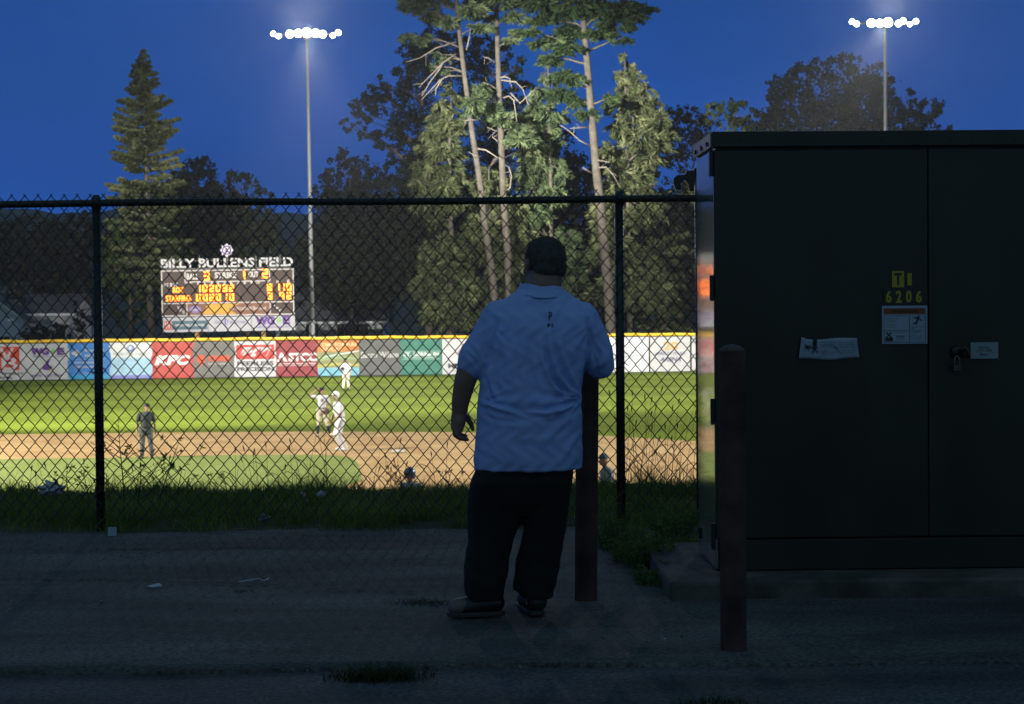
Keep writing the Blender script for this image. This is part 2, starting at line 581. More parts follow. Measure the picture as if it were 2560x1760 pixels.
RZ = math.atan(SL)
fx0, fx1 = at_of(-700, 900).x, at_of(2800, 900).x
ef = empty('outfield_fence', (0, of_y(0), ZF), 'long low outfield fence hung with advertising banners and topped by a yellow tube', 'fence')
mesh_back = pm('windscreen_fabric', (.012, .02, .014), .8, var=.2)
mb = MB(); x = fx0
V = [(fx0, of_y(fx0) + .06, ZF), (fx1, of_y(fx1) + .06, ZF), (fx1, of_y(fx1) + .10, ZF), (fx0, of_y(fx0) + .10, ZF)]
V += [(a, b, ZF + 2.58) for (a, b, c) in V]
mb.add(V, [(0, 3, 2, 1), (4, 5, 6, 7), (0, 1, 5, 4), (1, 2, 6, 5), (2, 3, 7, 6), (3, 0, 4, 7)])
mb.build('windscreen', mesh_back, ef)
k = 0
x = fx0
while x < fx1:
    mb = MB(); mb.tube([(x, of_y(x) + .2, ZF - .1), (x, of_y(x) + .2, ZF + 2.62)], .045, 8)
    mb.build('post', galv, ef); x += 3.05
mb = MB(); pts = []
x = fx0
while x < fx1:
    pts.append((x, of_y(x) - .0, ZF + 2.68 + .015 * math.sin(x * 1.9) + .01 * math.sin(x * .7))); x += .6
mb.tube(pts, .105, 12); mb.build('yellow_cap', yellow_cap_mat, ef, True)

BW, BH = 2.88, 2.46
PITCHPX = 103.7


def banner(i, label, bgs, draw, name='banner'):
    """bgs: list of (x0,z0,x1,z1,colour) in -.5...5 units of the banner; draw(L, G) adds marks"""
    px = 68 + PITCHPX * (i + .5)
    c = at_of(px, 900, -.05)
    ph = random.uniform(0, 6)
    def warp(x, z):
        return .016 * np.sin(x * 4.3 + z * 3.1 + ph) + .010 * np.sin(x * 9.0 - z * 6 + 2 * ph) + .006 * np.sin(z * 13 + ph)
    mb = MB(); mats = []
    for (x0, zz0, x1, zz1, c3) in bgs:
        m = flat('cloth_%.2f_%.2f_%.2f' % c3, c3, .55, .09, 2)
        if m not in mats: mats.append(m)
        # strips meet edge to edge
        rect(mb, x0 * BW, zz0 * BH, x1 * BW, zz1 * BH, 0, mats.index(m), 14, warp)
    o = mb.build(name, mats)
    o.data.shade_smooth()
    o.location = (c.x, c.y, ZF + .06 + BH / 2); o.rotation_euler = (0, 0, RZ)
    tag(o, label, 'banner', 'advertising banners on the outfield fence')
    groups = {}
    def T(s, cx, cz, w, h, c3, part='lettering', bold=.02, shear=0.):
        g = groups.setdefault((part, c3), MB())
        letters(g, s, cx * BW, cz * BH, w * BW, h * BH, -.035, bold, shear, warp=warp)
    def S(fn, c3, part='logo'):
        fn(groups.setdefault((part, c3), MB()))
    draw(T, S)
    for (part, c3), g in groups.items():
        g.build(part, flat('ink_%.2f_%.2f_%.2f' % c3, c3), o, world=False)
    return o


def pol(pts):
    return lambda mb: mb.add([(x * BW, -.030, z * BH) for x, z in pts], [tuple(range(len(pts)))])


def dsc(cx, cz, r, r0=None):
    return lambda mb: disc(mb, cx * BW, cz * BH, r * BW, -.032, 28, 0, None, r0)


WHT = (.43, .43, .46); RED = (.50, .045, .03); PUR = (.10, .03, .22); BLK = (.03, .03, .04); NAVY = (.04, .05, .14)
FULL = lambda c: [(-.5, -.5, .5, .5, c)]


def d_wb(T, S):
    S(pol([(-.38, -.22), (.30, -.22), (.30, .42), (-.38, .42)]), RED)
    S(lambda mb: letters(mb, 'W', -.12 * BW, .22 * BH, .6 * BW, .34 * BH, -.04, .01), WHT, 'monogram')
    S(lambda mb: letters(mb, 'B', .08 * BW, -.04 * BH, .38 * BW, .34 * BH, -.04, .01), WHT, 'monogram')
    T('WESTFIELD', -.06, -.32, .86, .07, BLK); T('BANK', -.06, -.43, .42, .07, BLK)


def d_wge(T, S):
    T('WG', -.18, .28, .42, .2, PUR, bold=.07); T('E', .30, .28, .17, .2, PUR, bold=.07)
    S(pol([(.07, .26), (.19, .26), (.19, .31), (.07, .31)]), (.20, .42, .08)); S(pol([(.11, .22), (.15, .22), (.15, .258), (.11, .258)]), (.20, .42, .08)); S(pol([(.11, .312), (.15, .312), (.15, .35), (.11, .35)]), (.20, .42, .08))
    T('WESTFIELD GAS + ELECTRIC', 0, .14, .72, .025, PUR)
    S(pol([(-.12, -.22), (.02, -.24), (.10, -.18), (.08, -.1), (.02, -.14), (.02, -.04), (.07, .06), (-.02, .0), (-.04, -.1), (-.1, -.08)]), PUR)
    S(pol([(-.02, -.27), (.08, -.25), (.13, -.16), (.1, -.17), (.04, -.23)]), (.42, .42, .06), 'swoosh')
    T('whip city fiber', 0, -.38, .74, .11, PUR, bold=0)


def d_bay(T, S):
    for dx, dz in ((-.3, .27), (-.23, .22), (-.37, .22), (-.3, .17)): S(pol([(dx - .035, dz - .04), (dx + .035, dz - .04), (dx + .035, dz + .04), (dx - .035, dz + .04)]), WHT)
    T('Baystate', .12, .29, .44, .1, WHT, bold=.01); T('Health', .06, .15, .32, .1, WHT, bold=.01)
    S(pol([(-.36, .045), (.36, .045), (.36, .052), (-.36, .052)]), WHT, 'rule')
    T('ADVANCING CARE.', 0, -.04, .68, .06, WHT); T('ENHANCING LIVES.', 0, -.16, .68, .06, WHT); T('BaystateHealth.org', 0, -.33, .36, .04, WHT, bold=0)


def d_hne(T, S):
    S(dsc(0, .34, .085), (.10, .16, .36)); S(lambda mb: disc(mb, -.01 * BW, .35 * BH, .045 * BW, -.037), (.5, .58, .66), 'swirl')
    T('Health New England', 0, .18, .82, .1, (.22, .24, .27), bold=0)


def d_kfc(T, S):
    T('KFC', 0, 0, .84, .28, (.70, .66, .62), bold=.06, shear=.25)


def d_omg(T, S):
    S(dsc(-.3, .02, .10), (.52, .06, .02))
    S(lambda mb: mb.add([(-.36 * BW, -.036, -.0 * BH), (-.24 * BW, -.036, -.0 * BH), (-.3 * BW, -.036, -.2 * BH)], [(0, 1, 2)]), (.52, .06, .02))
    T('OMG', .13, .03, .52, .17, (.52, .06, .02), bold=.06)
    T('ROOFING & SOLAR', .12, -.12, .5, .045, (.42, .42, .42))


def d_ppi(T, S):
    S(pol([(-.45, 0), (.45, 0), (.45, .4), (-.45, .4)]), (.48, .035, .03))
    T('PPI', 0, .2, .78, .27, WHT, bold=.06, shear=.3)
    T('PEERLESS', 0, -.12, .86, .12, BLK, bold=.03); T('PRECISION', 0, -.28, .86, .12, BLK, bold=.03)


def d_stcc(T, S):
    S(pol([(-.48, -.08), (-.42, -.08), (-.34, .16), (-.38, .18)]), (.62, .55, .56)); S(pol([(-.34, .16), (-.22, -.08), (-.3, -.08), (-.37, .06)]), (.62, .55, .56), 'star')
    T('STCC', .14, .04, .68, .24, (.62, .55, .56), bold=.05)
    S(pol([(-.46, -.15), (.46, -.15), (.46, -.13), (-.46, -.13)]), (.62, .55, .56), 'rule'); T('SPRINGFIELD TECHNICAL COMMUNITY COLLEGE', 0, -.19, .9, .03, (.62, .55, .56))


def d_fun(T, S):
    T('COME FOR FUN', -.02, .38, .9, .1, (.72, .50, .30)); T('REPLAY', -.14, .25, .5, .1, (.72, .50, .30))
    S(pol([(-.5, -.1), (-.1, -.02), (.5, -.05), (.5, .0), (.1, .06), (-.5, .03)]), (.22, .30, .14), 'river_bank')
    S(pol([(-.5, -.28), (-.1, -.2), (.5, -.24), (.5, -.18), (-.1, -.13), (-.5, -.2)]), (.34, .33, .09), 'fairway')
    S(pol([(-.3, .02), (0, .08), (.5, .18), (.5, .21), (0, .12), (-.35, .05)]), (.42, .52, .56), 'stream')
    S(pol([(-.36, -.02), (-.32, -.02), (-.32, .03), (-.36, .03)]), (.6, .6, .6), 'marker')


def d_bw(T, S):
    T('Bacon Wilson', 0, .08, .9, .17, (.60, .60, .60), bold=0)


def d_stg(T, S):
    S(pol([(-.46, .16), (.46, .16), (.46, .168), (-.46, .168)]), (.5, .6, .56), 'rule'); S(pol([(-.46, -.06), (.46, -.06), (.46, -.052), (-.46, -.052)]), (.5, .6, .56), 'rule')
    T('ST. GERMAIN', 0, .08, .86, .11, (.62, .68, .66), bold=.03); T('INVESTMENT MANAGEMENT', 0, -.01, .8, .03, (.5, .6, .56))


def d_bars(T, S):
    for k in range(5):
        x = -.12 + k * .085
        S(pol([(x, .1 - k * .01), (x + .05, .08 - k * .01), (x + .2, .34 - .02 * k), (x + .15, .36 - .02 * k)]), (.16, .02, .04))
    T('MESTEK', 0, -.26, .72, .14, BLK, bold=.05); T('Committed to the community', 0, -.40, .8, .05, (.3, .3, .32), bold=0)


def d_wave(T, S):
    S(dsc(0, .12, .17, .7), (.10, .20, .4)); T('SUMMIT', 0, -.2, .7, .12, NAVY)


def d_leaf(T, S):
    S(pol([(.28, .02), (.36, -.02), (.42, .06), (.34, .14)]), (.26, .42, .14)); S(pol([(.36, -.12), (.46, -.06), (.44, .0), (.36, -.04)]), NAVY, 'leaf')
    T('GREENFIELD', -.08, -.1, .6, .1, NAVY)


def d_hc(T, S):
    T('HEALTH', -.02, .05, .4, .075, (.32, .34, .38)); T('CONNECTOR', .04, -.06, .76, .08, (.28, .30, .36)); T('the right place for the right plan', 0, -.17, .8, .035, (.45, .46, .46), bold=0)


def d_20(T, S):
    T('20', .02, .24, .36, .24, (.52, .32, .08), bold=.03)
    S(pol([(-.32, .13), (.36, .16), (.36, .168), (-.32, .138)]), (.5, .36, .16), 'rule')
    T('AMELIA PARK', 0, .02, .8, .09, (.16, .16, .26), bold=.02, shear=.3); T('ARENA', 0, -.15, .54, .13, (.12, .12, .2), bold=.04, shear=.3)
    T('1 Year Anniversary'.replace('1 Year ', ''), 0, -.3, .6, .035, (.5, .46, .44), bold=0)


def d_ring(T, S):
    S(dsc(0, .02, .34, .88), (.16, .16, .42)); T('ROTARY', 0, .02, .4, .12, (.16, .16, .42))


GRP = [
    (-2, 'white banner with blue waves at the far left end of the fence', FULL(WHT), d_wave),
    (-1, 'white banner with a red square monogram reading Westfield Bank', FULL(WHT), d_wb),
    (0, 'white banner with purple WG+E lettering and whip city fiber', FULL(WHT), d_wge),
    (1, 'bright blue health care banner with white lettering', [(-.5, -.5, .5, -.38, (.02, .25, .50)), (-.5, -.38, .5, .5, (.02, .15, .46))], d_bay),
    (2, 'banner white on top and pale blue below with a purple foot', [(-.5, -.5, .5, -.40, (.16, .17, .44)), (-.5, -.40, .5, .08, (.26, .42, .55)), (-.5, .08, .5, .5, (.56, .58, .58))], d_hne),
    (3, 'red banner with big white slanted KFC letters', FULL((.34, .036, .028)), d_kfc),
    (4, 'dark grey banner with an orange disc and orange OMG letters', FULL((.105, .10, .095)), d_omg),
    (5, 'white banner with a red PPI panel above black letters', FULL(WHT), d_ppi),
    (6, 'maroon banner with large white STCC letters', FULL((.22, .025, .035)), d_stcc),
    (7, 'banner with an orange top and a green landscape picture', [(-.5, -.5, .5, -.27, (.14, .34, .44)), (-.5, -.27, .5, .18, (.20, .20, .09)), (-.5, .18, .5, .5, (.42, .15, .035))], d_fun),
    (8, 'plain charcoal banner reading Bacon Wilson in white', FULL((.085, .088, .088)), d_bw),
    (9, 'teal green banner reading St. Germain in white', FULL((.025, .14, .105)), d_stg),
    (10, 'white banner with slanted maroon bars left of the man in blue', FULL(WHT), d_bars),
    (11, 'white banner with a blue ring behind the man in blue', FULL(WHT), d_wave),
    (12, 'pale blue banner hidden behind the man in blue', FULL((.3, .4, .5)), d_hne),
    (13, 'white banner with a green leaf mark right of the man in blue', FULL(WHT), d_leaf),
    (14, 'white banner with pale grey HEALTH CONNECTOR lettering', FULL((.58, .60, .64)), d_hc),
    (15, 'white banner with a gold 20 above ARENA', FULL(WHT), d_20),
    (16, 'white banner with a purple ring cut off by the steel cabinet', FULL(WHT), d_ring),
    (17, 'red banner behind the steel cabinet', FULL((.34, .036, .028)), d_kfc),
]
for g in GRP:
    if g[0] in (11, 12, 17): continue
    banner(*g)

# ================================================================ SCOREBOARD
SY = 131.0
ppm = F / SY
c0 = at(405, 676, SY); c1 = at(733, 790, SY)
sb_c = at(569, 740, SY)
sb = empty('scoreboard', (sb_c.x, SY, ZF), 'brown electric scoreboard reading BILLY BULLENS FIELD with glowing orange digits', 'scoreboard')
brown = pm('board_brown', (.032, .013, .009), .6, var=.1, scale=2)
trim = flat('board_trim', (.55, .52, .52))
frame_m = pm('board_frame_white', (.42, .38, .38), .5)


def sx(px): return (px - 569) / ppm
def sz(py): return (740 - py) / ppm
SBW = at(569, 740, SY)


def sbuild(mb, name, mat, par=sb):
    V = [(v[0] + SBW.x, v[1] + SY, v[2] + SBW.z) for v in mb.v]
    R = math.radians(.45)     # the board hangs very slightly out of level
    mb.v = [((v[0] - SBW.x) * math.cos(R) - (v[2] - SBW.z) * math.sin(R) + SBW.x, v[1], (v[0] - SBW.x) * math.sin(R) + (v[2] - SBW.z) * math.cos(R) + SBW.z) for v in V]
    return mb.build(name, mat, par)


mb = MB(); mb.box((sx(406), 0, sz(789)), (sx(733), .3, sz(674))); panel = sbuild(mb, 'panel', brown)
mb = MB()
def bar(x0, y0, x1, y1, yy=-.05): mb.box((sx(x0), yy, sz(y1)), (sx(x1), -.004, sz(y0)))
bar(405, 674, 735, 677); bar(405, 786, 735, 789.5); bar(405, 677.2, 408, 785.8); bar(731.5, 677.2, 734.5, 785.8)
bar(408.2, 755, 731.3, 758)
bar(463, 677.2, 466, 702); bar(673, 677.2, 676, 702); bar(463, 702.2, 676, 705)
bar(466, 758.2, 469, 785.8); bar(673, 758.2, 676, 785.8)
sbuild(mb, 'frame_lines', frame_m)
mb = MB()
letters(mb, 'BILLY BULLENS FIELD', sx(569.5), sz(657), 328 / ppm, 23 / ppm, -.08, .03)
sbuild(mb, 'title_letters', flat('title_white', (.42, .41, .43)))
mb = MB(); mb.box((sx(410), .02, sz(672.5)), (sx(728), .08, sz(670))); mb.box((sx(410), .02, sz(652)), (sx(728), .08, sz(650)))
for px in (430, 500, 568, 640, 700): mb.box((sx(px), .09, sz(674)), (sx(px + 2), .16, sz(640)))
sbuild(mb, 'title_rail', dark_metal)
mb = MB()
for s, x, y, w, h in [('BALL', 483, 690, 30, 15), ('STRIKE', 565, 688, 54, 15), ('OUT', 634, 687, 26, 15), ('AT BAT', 428, 710, 36, 9)]:
    letters(mb, s, sx(x), sz(y), w / ppm, h / ppm, -.02, .03)
for k, s in enumerate(['1', '2', '3', '4', '5', '6', '7', '8', '9', '10']):
    letters(mb, s, sx(496 + 16.6 * k), sz(707), (3 if s == '1' else 8 if s == '10' else 6) / ppm, 8 / ppm, -.02, .03)
for s, x in (('R', 668), ('H', 694), ('E', 721)): letters(mb, s, sx(x), sz(706), 6 / ppm, 8 / ppm, -.02, .03)
mb.box((sx(463), -.02, sz(707)), (sx(482), -.004, sz(706)))
for (s, x, y) in (('V', 446, 767), ('F', 452, 773), ('C', 459, 778), ('V', 684, 766), ('F', 692, 773), ('C', 699, 779)):
    letters(mb, s, sx(x), sz(y), 6 / ppm, 7 / ppm, -.02, .03)
sbuild(mb, 'caption_letters', trim)
led = pm('led_amber', (.3, .1, .0), .5, emit=(1.0, .16, .004), es=10)
led.cycles.emission_sampling = 'FRONT'
SEG = {'0': 'abcdef', '1': 'bc', '2': 'abged', '3': 'abgcd', '4': 'fgbc', '5': 'afgcd', '6': 'afgecd', '7': 'abc', '8': 'abcdefg', '9': 'abcfg'}


def digit(mb, ch, px, py, w, h, t=3.0):
    x0, x1 = sx(px - w / 2), sx(px + w / 2); z0, z1 = sz(py + h / 2), sz(py - h / 2); zm = (z0 + z1) / 2; t = t / ppm; g = .012
    R = {'a': (x0 + g, z1 - t, x1 - g, z1), 'd': (x0 + g, z0, x1 - g, z0 + t), 'g': (x0 + g, zm - t / 2, x1 - g, zm + t / 2),
         'f': (x0, zm, x0 + t, z1 - g), 'e': (x0, z0 + g, x0 + t, zm), 'b': (x1 - t, zm, x1, z1 - g), 'c': (x1 - t, z0 + g, x1, zm)}
    for k, s in enumerate(SEG[ch]):
        a, b, c, d = R[s]; mb.box((a, -.06 - .004 * k, b), (c, -.004, d))


mb = MB()
def dig(ch, px, py, w, h, t):
    mb = MB(); digit(mb, ch, px, py, w, h, t); sbuild(mb, 'digit', led)


for ch, px, py in (('3', 518, 689), ('1', 607, 687), ('2', 663, 686)): dig(ch, px, py, 14, 23, 4)
for k, ch in enumerate('102032'): dig(ch, 497 + 16.4 * k, 720.5, 11.5, 17.5, 3.1)
for ch, px in (('8', 674), ('1', 693.5), ('1', 706), ('0', 722)): dig(ch, px, 720, 11.5, 17.5, 3.1)
for k, ch in enumerate('002010'): dig(ch, 497 + 16.4 * k, 743, 11.5, 17.5, 3.1)
for ch, px in (('3', 674), ('9', 704), ('2', 722)): dig(ch, px, 741.5, 11.5, 17.5, 3.1)
mb = MB()
letters(mb, 'ROX', sx(447), sz(723), 26 / ppm, 14 / ppm, -.03, .01); sbuild(mb, 'team_name', led)
mb = MB(); letters(mb, 'STARFIRES', sx(447), sz(744), 62 / ppm, 14 / ppm, -.03, .0); sbuild(mb, 'team_name', led)
mb = MB(); rect(mb, sx(469.4), sz(785.6), sx(672.6), sz(758.4), -.01)
adp = sbuild(mb, 'sponsor_strip', pm('strip_brown', (.16, .06, .03), .6, var=.2))
mb = MB(); mb.poly([(sx(x), -.03, sz(y)) for x, y in ((505, 785), (520, 759), (600, 759), (570, 772), (590, 785))])
disc(mb, sx(488), sz(772), 15 / ppm, -.045, 24, 1, 9 / ppm)
letters(mb, 'of Westfield Baseball', sx(620), sz(771), 88 / ppm, 9 / ppm, -.03, .0, mi=2)
letters(mb, 'Amelia', sx(488), sz(772), 20 / ppm, 7 / ppm, -.06, .0, mi=2)
o = sbuild(mb, 'sponsor_picture', [flat('gold', (.50, .26, .02)), flat('lilac', (.20, .14, .34)), trim])
mb = MB(); mb.box((sx(407), 0, sz(828)), (sx(735), .2, sz(791.5))); sbuild(mb, 'lower_panel', flat('lower_white', (.36, .36, .40)))
mb = MB(); mb.box((sx(430), -.03, sz(822)), (sx(517), -.004, sz(800))); sbuild(mb, 'teal_sign', flat('teal_sign', (.04, .10, .13)))
mb = MB(); mb.box((sx(410), -.03, sz(822)), (sx(428), -.004, sz(800))); sbuild(mb, 'red_monogram', flat('red_sign', (.45, .06, .03)))
mb = MB(); letters(mb, 'W', sx(419), sz(811), 15 / ppm, 18 / ppm, -.05, .01)
letters(mb, 'WESTFIELD BANK', sx(474), sz(811), 74 / ppm, 6 / ppm, -.05, .02); sbuild(mb, 'bank_letters', trim)
mb = MB(); mb.box((sx(518.5), -.02, sz(828)), (sx(519.5), -.004, sz(791.6))); mb.box((sx(626.5), -.02, sz(828)), (sx(627.5), -.004, sz(791.6))); sbuild(mb, 'panel_joints', dark_metal)
mb = MB(); letters(mb, 'Aero', sx(547), sz(804), 22 / ppm, 10 / ppm, -.03, .0); letters(mb, 'Fastener', sx(590), sz(804), 46 / ppm, 10 / ppm, -.03, .0)
mb.box((sx(560), -.02, sz(818)), (sx(564), -.004, sz(794))); sbuild(mb, 'fastener_letters', flat('indigo', (.12, .10, .26)))
mb = MB(); letters(mb, 'WG', sx(661), sz(803), 48 / ppm, 22 / ppm, -.03, .07); letters(mb, 'E', sx(714), sz(802), 18 / ppm, 22 / ppm, -.03, .07)
letters(mb, 'WESTFIELD GAS & ELECTRIC', sx(680), sz(819), 84 / ppm, 4 / ppm, -.03, .01); sbuild(mb, 'utility_letters', flat('ink_%.2f_%.2f_%.2f' % PUR, PUR))
mb = MB(); mb.box((sx(690), -.03, sz(804.5)), (sx(703), -.004, sz(800.5))); mb.box((sx(694.5), -.034, sz(809)), (sx(698.5), -.004, sz(796))); sbuild(mb, 'green_plus', flat('plus_green', (.20, .42, .08)))
# star crest above the title
V = []
for k in range(16):
    r = (17 if k % 2 == 0 else 12.5) / ppm
    V.append((sx(569) + r * math.sin(2 * PI * k / 16), 0, sz(626) + r * math.cos(2 * PI * k / 16)))
mb = MB(); mb.add(V + [(x, .1, z) for x, y, z in V], [tuple(range(16)), tuple(range(31, 15, -1))] + [(k, k + 16, (k + 1) % 16 + 16, (k + 1) % 16) for k in range(16)])
cre = sbuild(mb, 'crest', flat('crest_white', (.66, .60, .66)))
mb = MB(); disc(mb, sx(569), sz(626), 12 / ppm, -.03, 24, 0, None, .68); letters(mb, '6', sx(569), sz(626), 8 / ppm, 12 / ppm, -.04, .03, mi=0)
sbuild(mb, 'crest_mark', flat('crest_blue', (.12, .08, .28)))
mb = MB(); mb.box((sx(566), .12, sz(645)), (sx(572), .2, sz(620))); sbuild(mb, 'crest_bracket', dark_metal)
wood = pm('post_wood_orange_lit', (.30, .16, .06), .85, var=.2, scale=4)  # orange light on the posts put into the wood colour
for px in (489, 655):
    mb = MB(); mb.box((sx(px - 5), .32, sz(905)), (sx(px + 5), .62, sz(680))); sbuild(mb, 'post', wood)

# ================================================================ FLOODLIGHT POLES
lens = pm('lamp_lens', (1, 1, 1), .3, emit=(1.0, .97, .94), es=32)
lens.cycles.emission_sampling = 'NONE'
dish_m = pm('lamp_housing', (.35, .35, .36), .4, .6)
pole_m = pm('pole_steel', (.20, .205, .22), .6, .2, var=.1)


def spot(parent, loc, tgt, power, ang, blend=.5, color=(1.0, .95, .83), rad=.35):
    ld = bpy.data.lights.new('flood_light', 'SPOT'); ld.energy = power; ld.spot_size = math.radians(ang); ld.spot_blend = blend
    ld.color = color; ld.shadow_soft_size = rad
    o = bpy.data.objects.new('flood_light', ld); col.objects.link(o)
    o.location = Vector(loc)
    o.rotation_euler = (Vector(tgt) - Vector(loc)).to_track_quat('-Z', 'Y').to_euler()
    o.parent = parent; o.matrix_parent_inverse = Matrix.Translation(-Vector(parent.location))
    return o


def flood_pole(label, base, top, lamps, aim, group='stadium floodlight poles', box=True):
    """lamps: list of (dx, dz, radius)"""
    base = Vector(base); top = Vector(top)
    e = empty('floodlight_pole', base, label, 'light pole', group)
    mb = MB(); mb.tube([base, base.lerp(top, .33), base.lerp(top, .66), top], [.19, .165, .135, .10], 14)
    mb.build('pole', pole_m, e, True)
    if box:
        p = base.lerp(top, .13)
        mb = MB(); mb.box((p.x - .22, p.y - .55, p.z - .75), (p.x + .22, p.y - .27, p.z + .55)); bevel(mb.build('control_box', pole_m, e), .02)
    xs = [l[0] for l in lamps]
    mb = MB(); mb.box((top.x + min(xs) - .2, top.y - .08, top.z - .07), (top.x + max(xs) + .2, top.y + .08, top.z + .07))
    mb.box((top.x - .35, top.y - .12, top.z - .35), (top.x + .35, top.y + .12, top.z - .08)); mb.build('crossarm', dish_m, e)
    for dx, dz, r in lamps:
        r *= .88
        c = top + Vector((dx, -.15, dz)); d = (Vector(aim) - c).normalized(); d = (d + Vector((0, -.35, .12))).normalized()
        mb = MB(); q = [c + d * (.62 * r * t) for t in (0, .1, .4, .75, 1.0)]
        mb.tube(q, [r * .25, r * .45, r * .75, r * .95, r * 1.02], 16)
        mb.tube([c + Vector((0, .15, -dz)), c - d * .05], .04, 6)
        f = mb.build('floodlight', dish_m, e, True)
        n = d; u = n.orthogonal().normalized(); w = n.cross(u)
        V = [q[-1] + n * .006 * 1 + n * r * .12 * (1 if j == 0 else 0) + (u * math.cos(2 * PI * k / 16) + w * math.sin(2 * PI * k / 16)) * r * (.96 if j else .5) for j in (1, 0) for k in range(16)]
        Fs = [(k, (k + 1) % 16, 16 + (k + 1) % 16, 16 + k) for k in range(16)] + [tuple(16 + k for k in range(16))]
        link('lens', mesh(V, Fs, True), lens, f)
    return e


PY = 135.0
b1, t1 = at(783, 905, PY), at(767, 86, PY)
L1 = [(-2.48, .06, .21), (-2.08, -.12, .22), (-1.25, .03, .33), (-.62, .08, .34), (.02, .12, .40), (.66, .08, .34), (1.2, .0, .32), (1.95, -.1, .22), (2.36, .1, .24)]
fp1 = flood_pole('tall grey floodlight pole with a row of lit lamps rising behind the scoreboard', (b1.x, PY, ZF), t1, L1, (-8, 80, ZF))
b2, t2 = at(2217, 905, PY), at(2212, 58, PY)
L2 = [(-2.5, .12, .22), (-2.15, -.06, .23), (-1.05, .02, .36), (-.42, .0, .34), (.2, .05, .40), (1.0, -.05, .27), (1.35, .14, .26), (1.85, -.1, .21), (2.3, .12, .23)]
fp2 = flood_pole('tall grey floodlight pole with lit lamps rising behind the steel cabinet', (b2.x, PY, ZF), t2, L2, (14, 80, ZF))
ROW = [(x, 0, .32) for x in (-2.4, -1.6, -.8, 0, .8, 1.6, 2.4)]
fp3 = flood_pole('floodlight pole standing beside the infield left of the view', (-36, 46, ZF), (-36, 46, 19), ROW, (0, 85, ZF))
fp4 = flood_pole('floodlight pole standing beside the infield right of the view', (46, 50, ZF), (46, 50, 19), ROW, (0, 85, ZF))

SPOTS = [
    (fp1, t1 + Vector((0, -.6, -.3)), (-8, 109, ZF), 62e3, 54, 1.0),
    (fp2, t2 + Vector((0, -.6, -.3)), (12, 109, ZF), 62e3, 54, 1.0),
    (fp3, (-36, 46.6, 18.6), (-8, 62, ZF), 145e3, 70),
    (fp3, (-35, 46.6, 18.6), (0, 112, -2), 450e3, 46),
    (fp4, (46, 50.6, 18.6), (8, 60, ZF), 145e3, 70),
    (fp4, (45, 50.6, 18.6), (0, 112, -2), 320e3, 44),
    # the lamps of the left pole that overshoot the fence and catch the pines
    (fp3, (-34, 46.6, 19.2), (6.0, 140, 15.5), 2200e3, 13, 1.0),
    (fp3, (-33, 46.6, 19.2), (-25.5, 137, 9.5), 420e3, 13, 1.0),
]
for s in SPOTS: spot(*s)
# added spots at the two visible lamp rows, shaped for their halo in the haze
for fp, t in ((fp1, t1), (fp2, t2)):
    ld = bpy.data.lights.new('halo_spill', 'SPOT'); ld.spot_size = math.radians(104); ld.spot_blend = 1.0; ld.energy = 44e3; ld.color = (1, .96, .93); ld.shadow_soft_size = .5
    o = bpy.data.objects.new('halo_spill', ld); col.objects.link(o); o.location = t + Vector((0, -1.0, -.2)); o.rotation_euler = (PI / 2 + math.radians(43), 0, PI)
    o.parent = fp; o.matrix_parent_inverse = Matrix.Translation(-Vector(fp.location))
    ld = bpy.data.lights.new('halo_glare', 'SPOT'); ld.spot_size = math.radians(168); ld.spot_blend = .2; ld.energy = 14e3
    ld.color = (.95, .95, 1.0); ld.shadow_soft_size = .5
    o = bpy.data.objects.new('halo_glare', ld); col.objects.link(o); o.location = t + Vector((0, -.9, -.1)); o.rotation_euler = (PI / 2, 0, PI)
    o.parent = fp; o.matrix_parent_inverse = Matrix.Translation(-Vector(fp.location))
# ================================================================ TREES
def leaf_mat(name, a, b, sc=.6, trans=.35):
    m = bpy.data.materials.new(name); m.use_nodes = True
    n = m.node_tree.nodes; l = m.node_tree.links; bs = n['Principled BSDF']
    bs.inputs['Roughness'].default_value = .75; bs.inputs['Specular IOR Level'].default_value = .2
    at_ = n.new('ShaderNodeAttribute'); at_.attribute_name = 'tint'
    nz = n.new('ShaderNodeTexNoise'); nz.inputs['Scale'].default_value = sc; nz.inputs['Detail'].default_value = 4
    t = n.new('ShaderNodeTexCoord'); l.new(t.outputs['Object'], nz.inputs['Vector'])
    ad = n.new('ShaderNodeMath'); ad.operation = 'ADD'; l.new(at_.outputs['Fac'], ad.inputs[0]); l.new(nz.outputs['Fac'], ad.inputs[1])
    r = n.new('ShaderNodeValToRGB'); r.color_ramp.elements[0].position = .55; r.color_ramp.elements[1].position = 1.35 / 1.5
    r.color_ramp.elements[0].color = (*a, 1); r.color_ramp.elements[1].color = (*b, 1)
    hf = n.new('ShaderNodeMath'); hf.operation = 'MULTIPLY'; hf.inputs[1].default_value = .75; l.new(ad.outputs[0], hf.inputs[0])
    l.new(hf.outputs[0], r.inputs[0]); l.new(r.outputs[0], bs.inputs['Base Color'])
    tr = n.new('ShaderNodeBsdfTranslucent'); l.new(r.outputs[0], tr.inputs[0])
    mxs = n.new('ShaderNodeMixShader'); mxs.inputs[0].default_value = trans
    l.new(bs.outputs[0], mxs.inputs[1]); l.new(tr.outputs[0], mxs.inputs[2]); l.new(mxs.outputs[0], n['Material Output'].inputs[0])
    return m


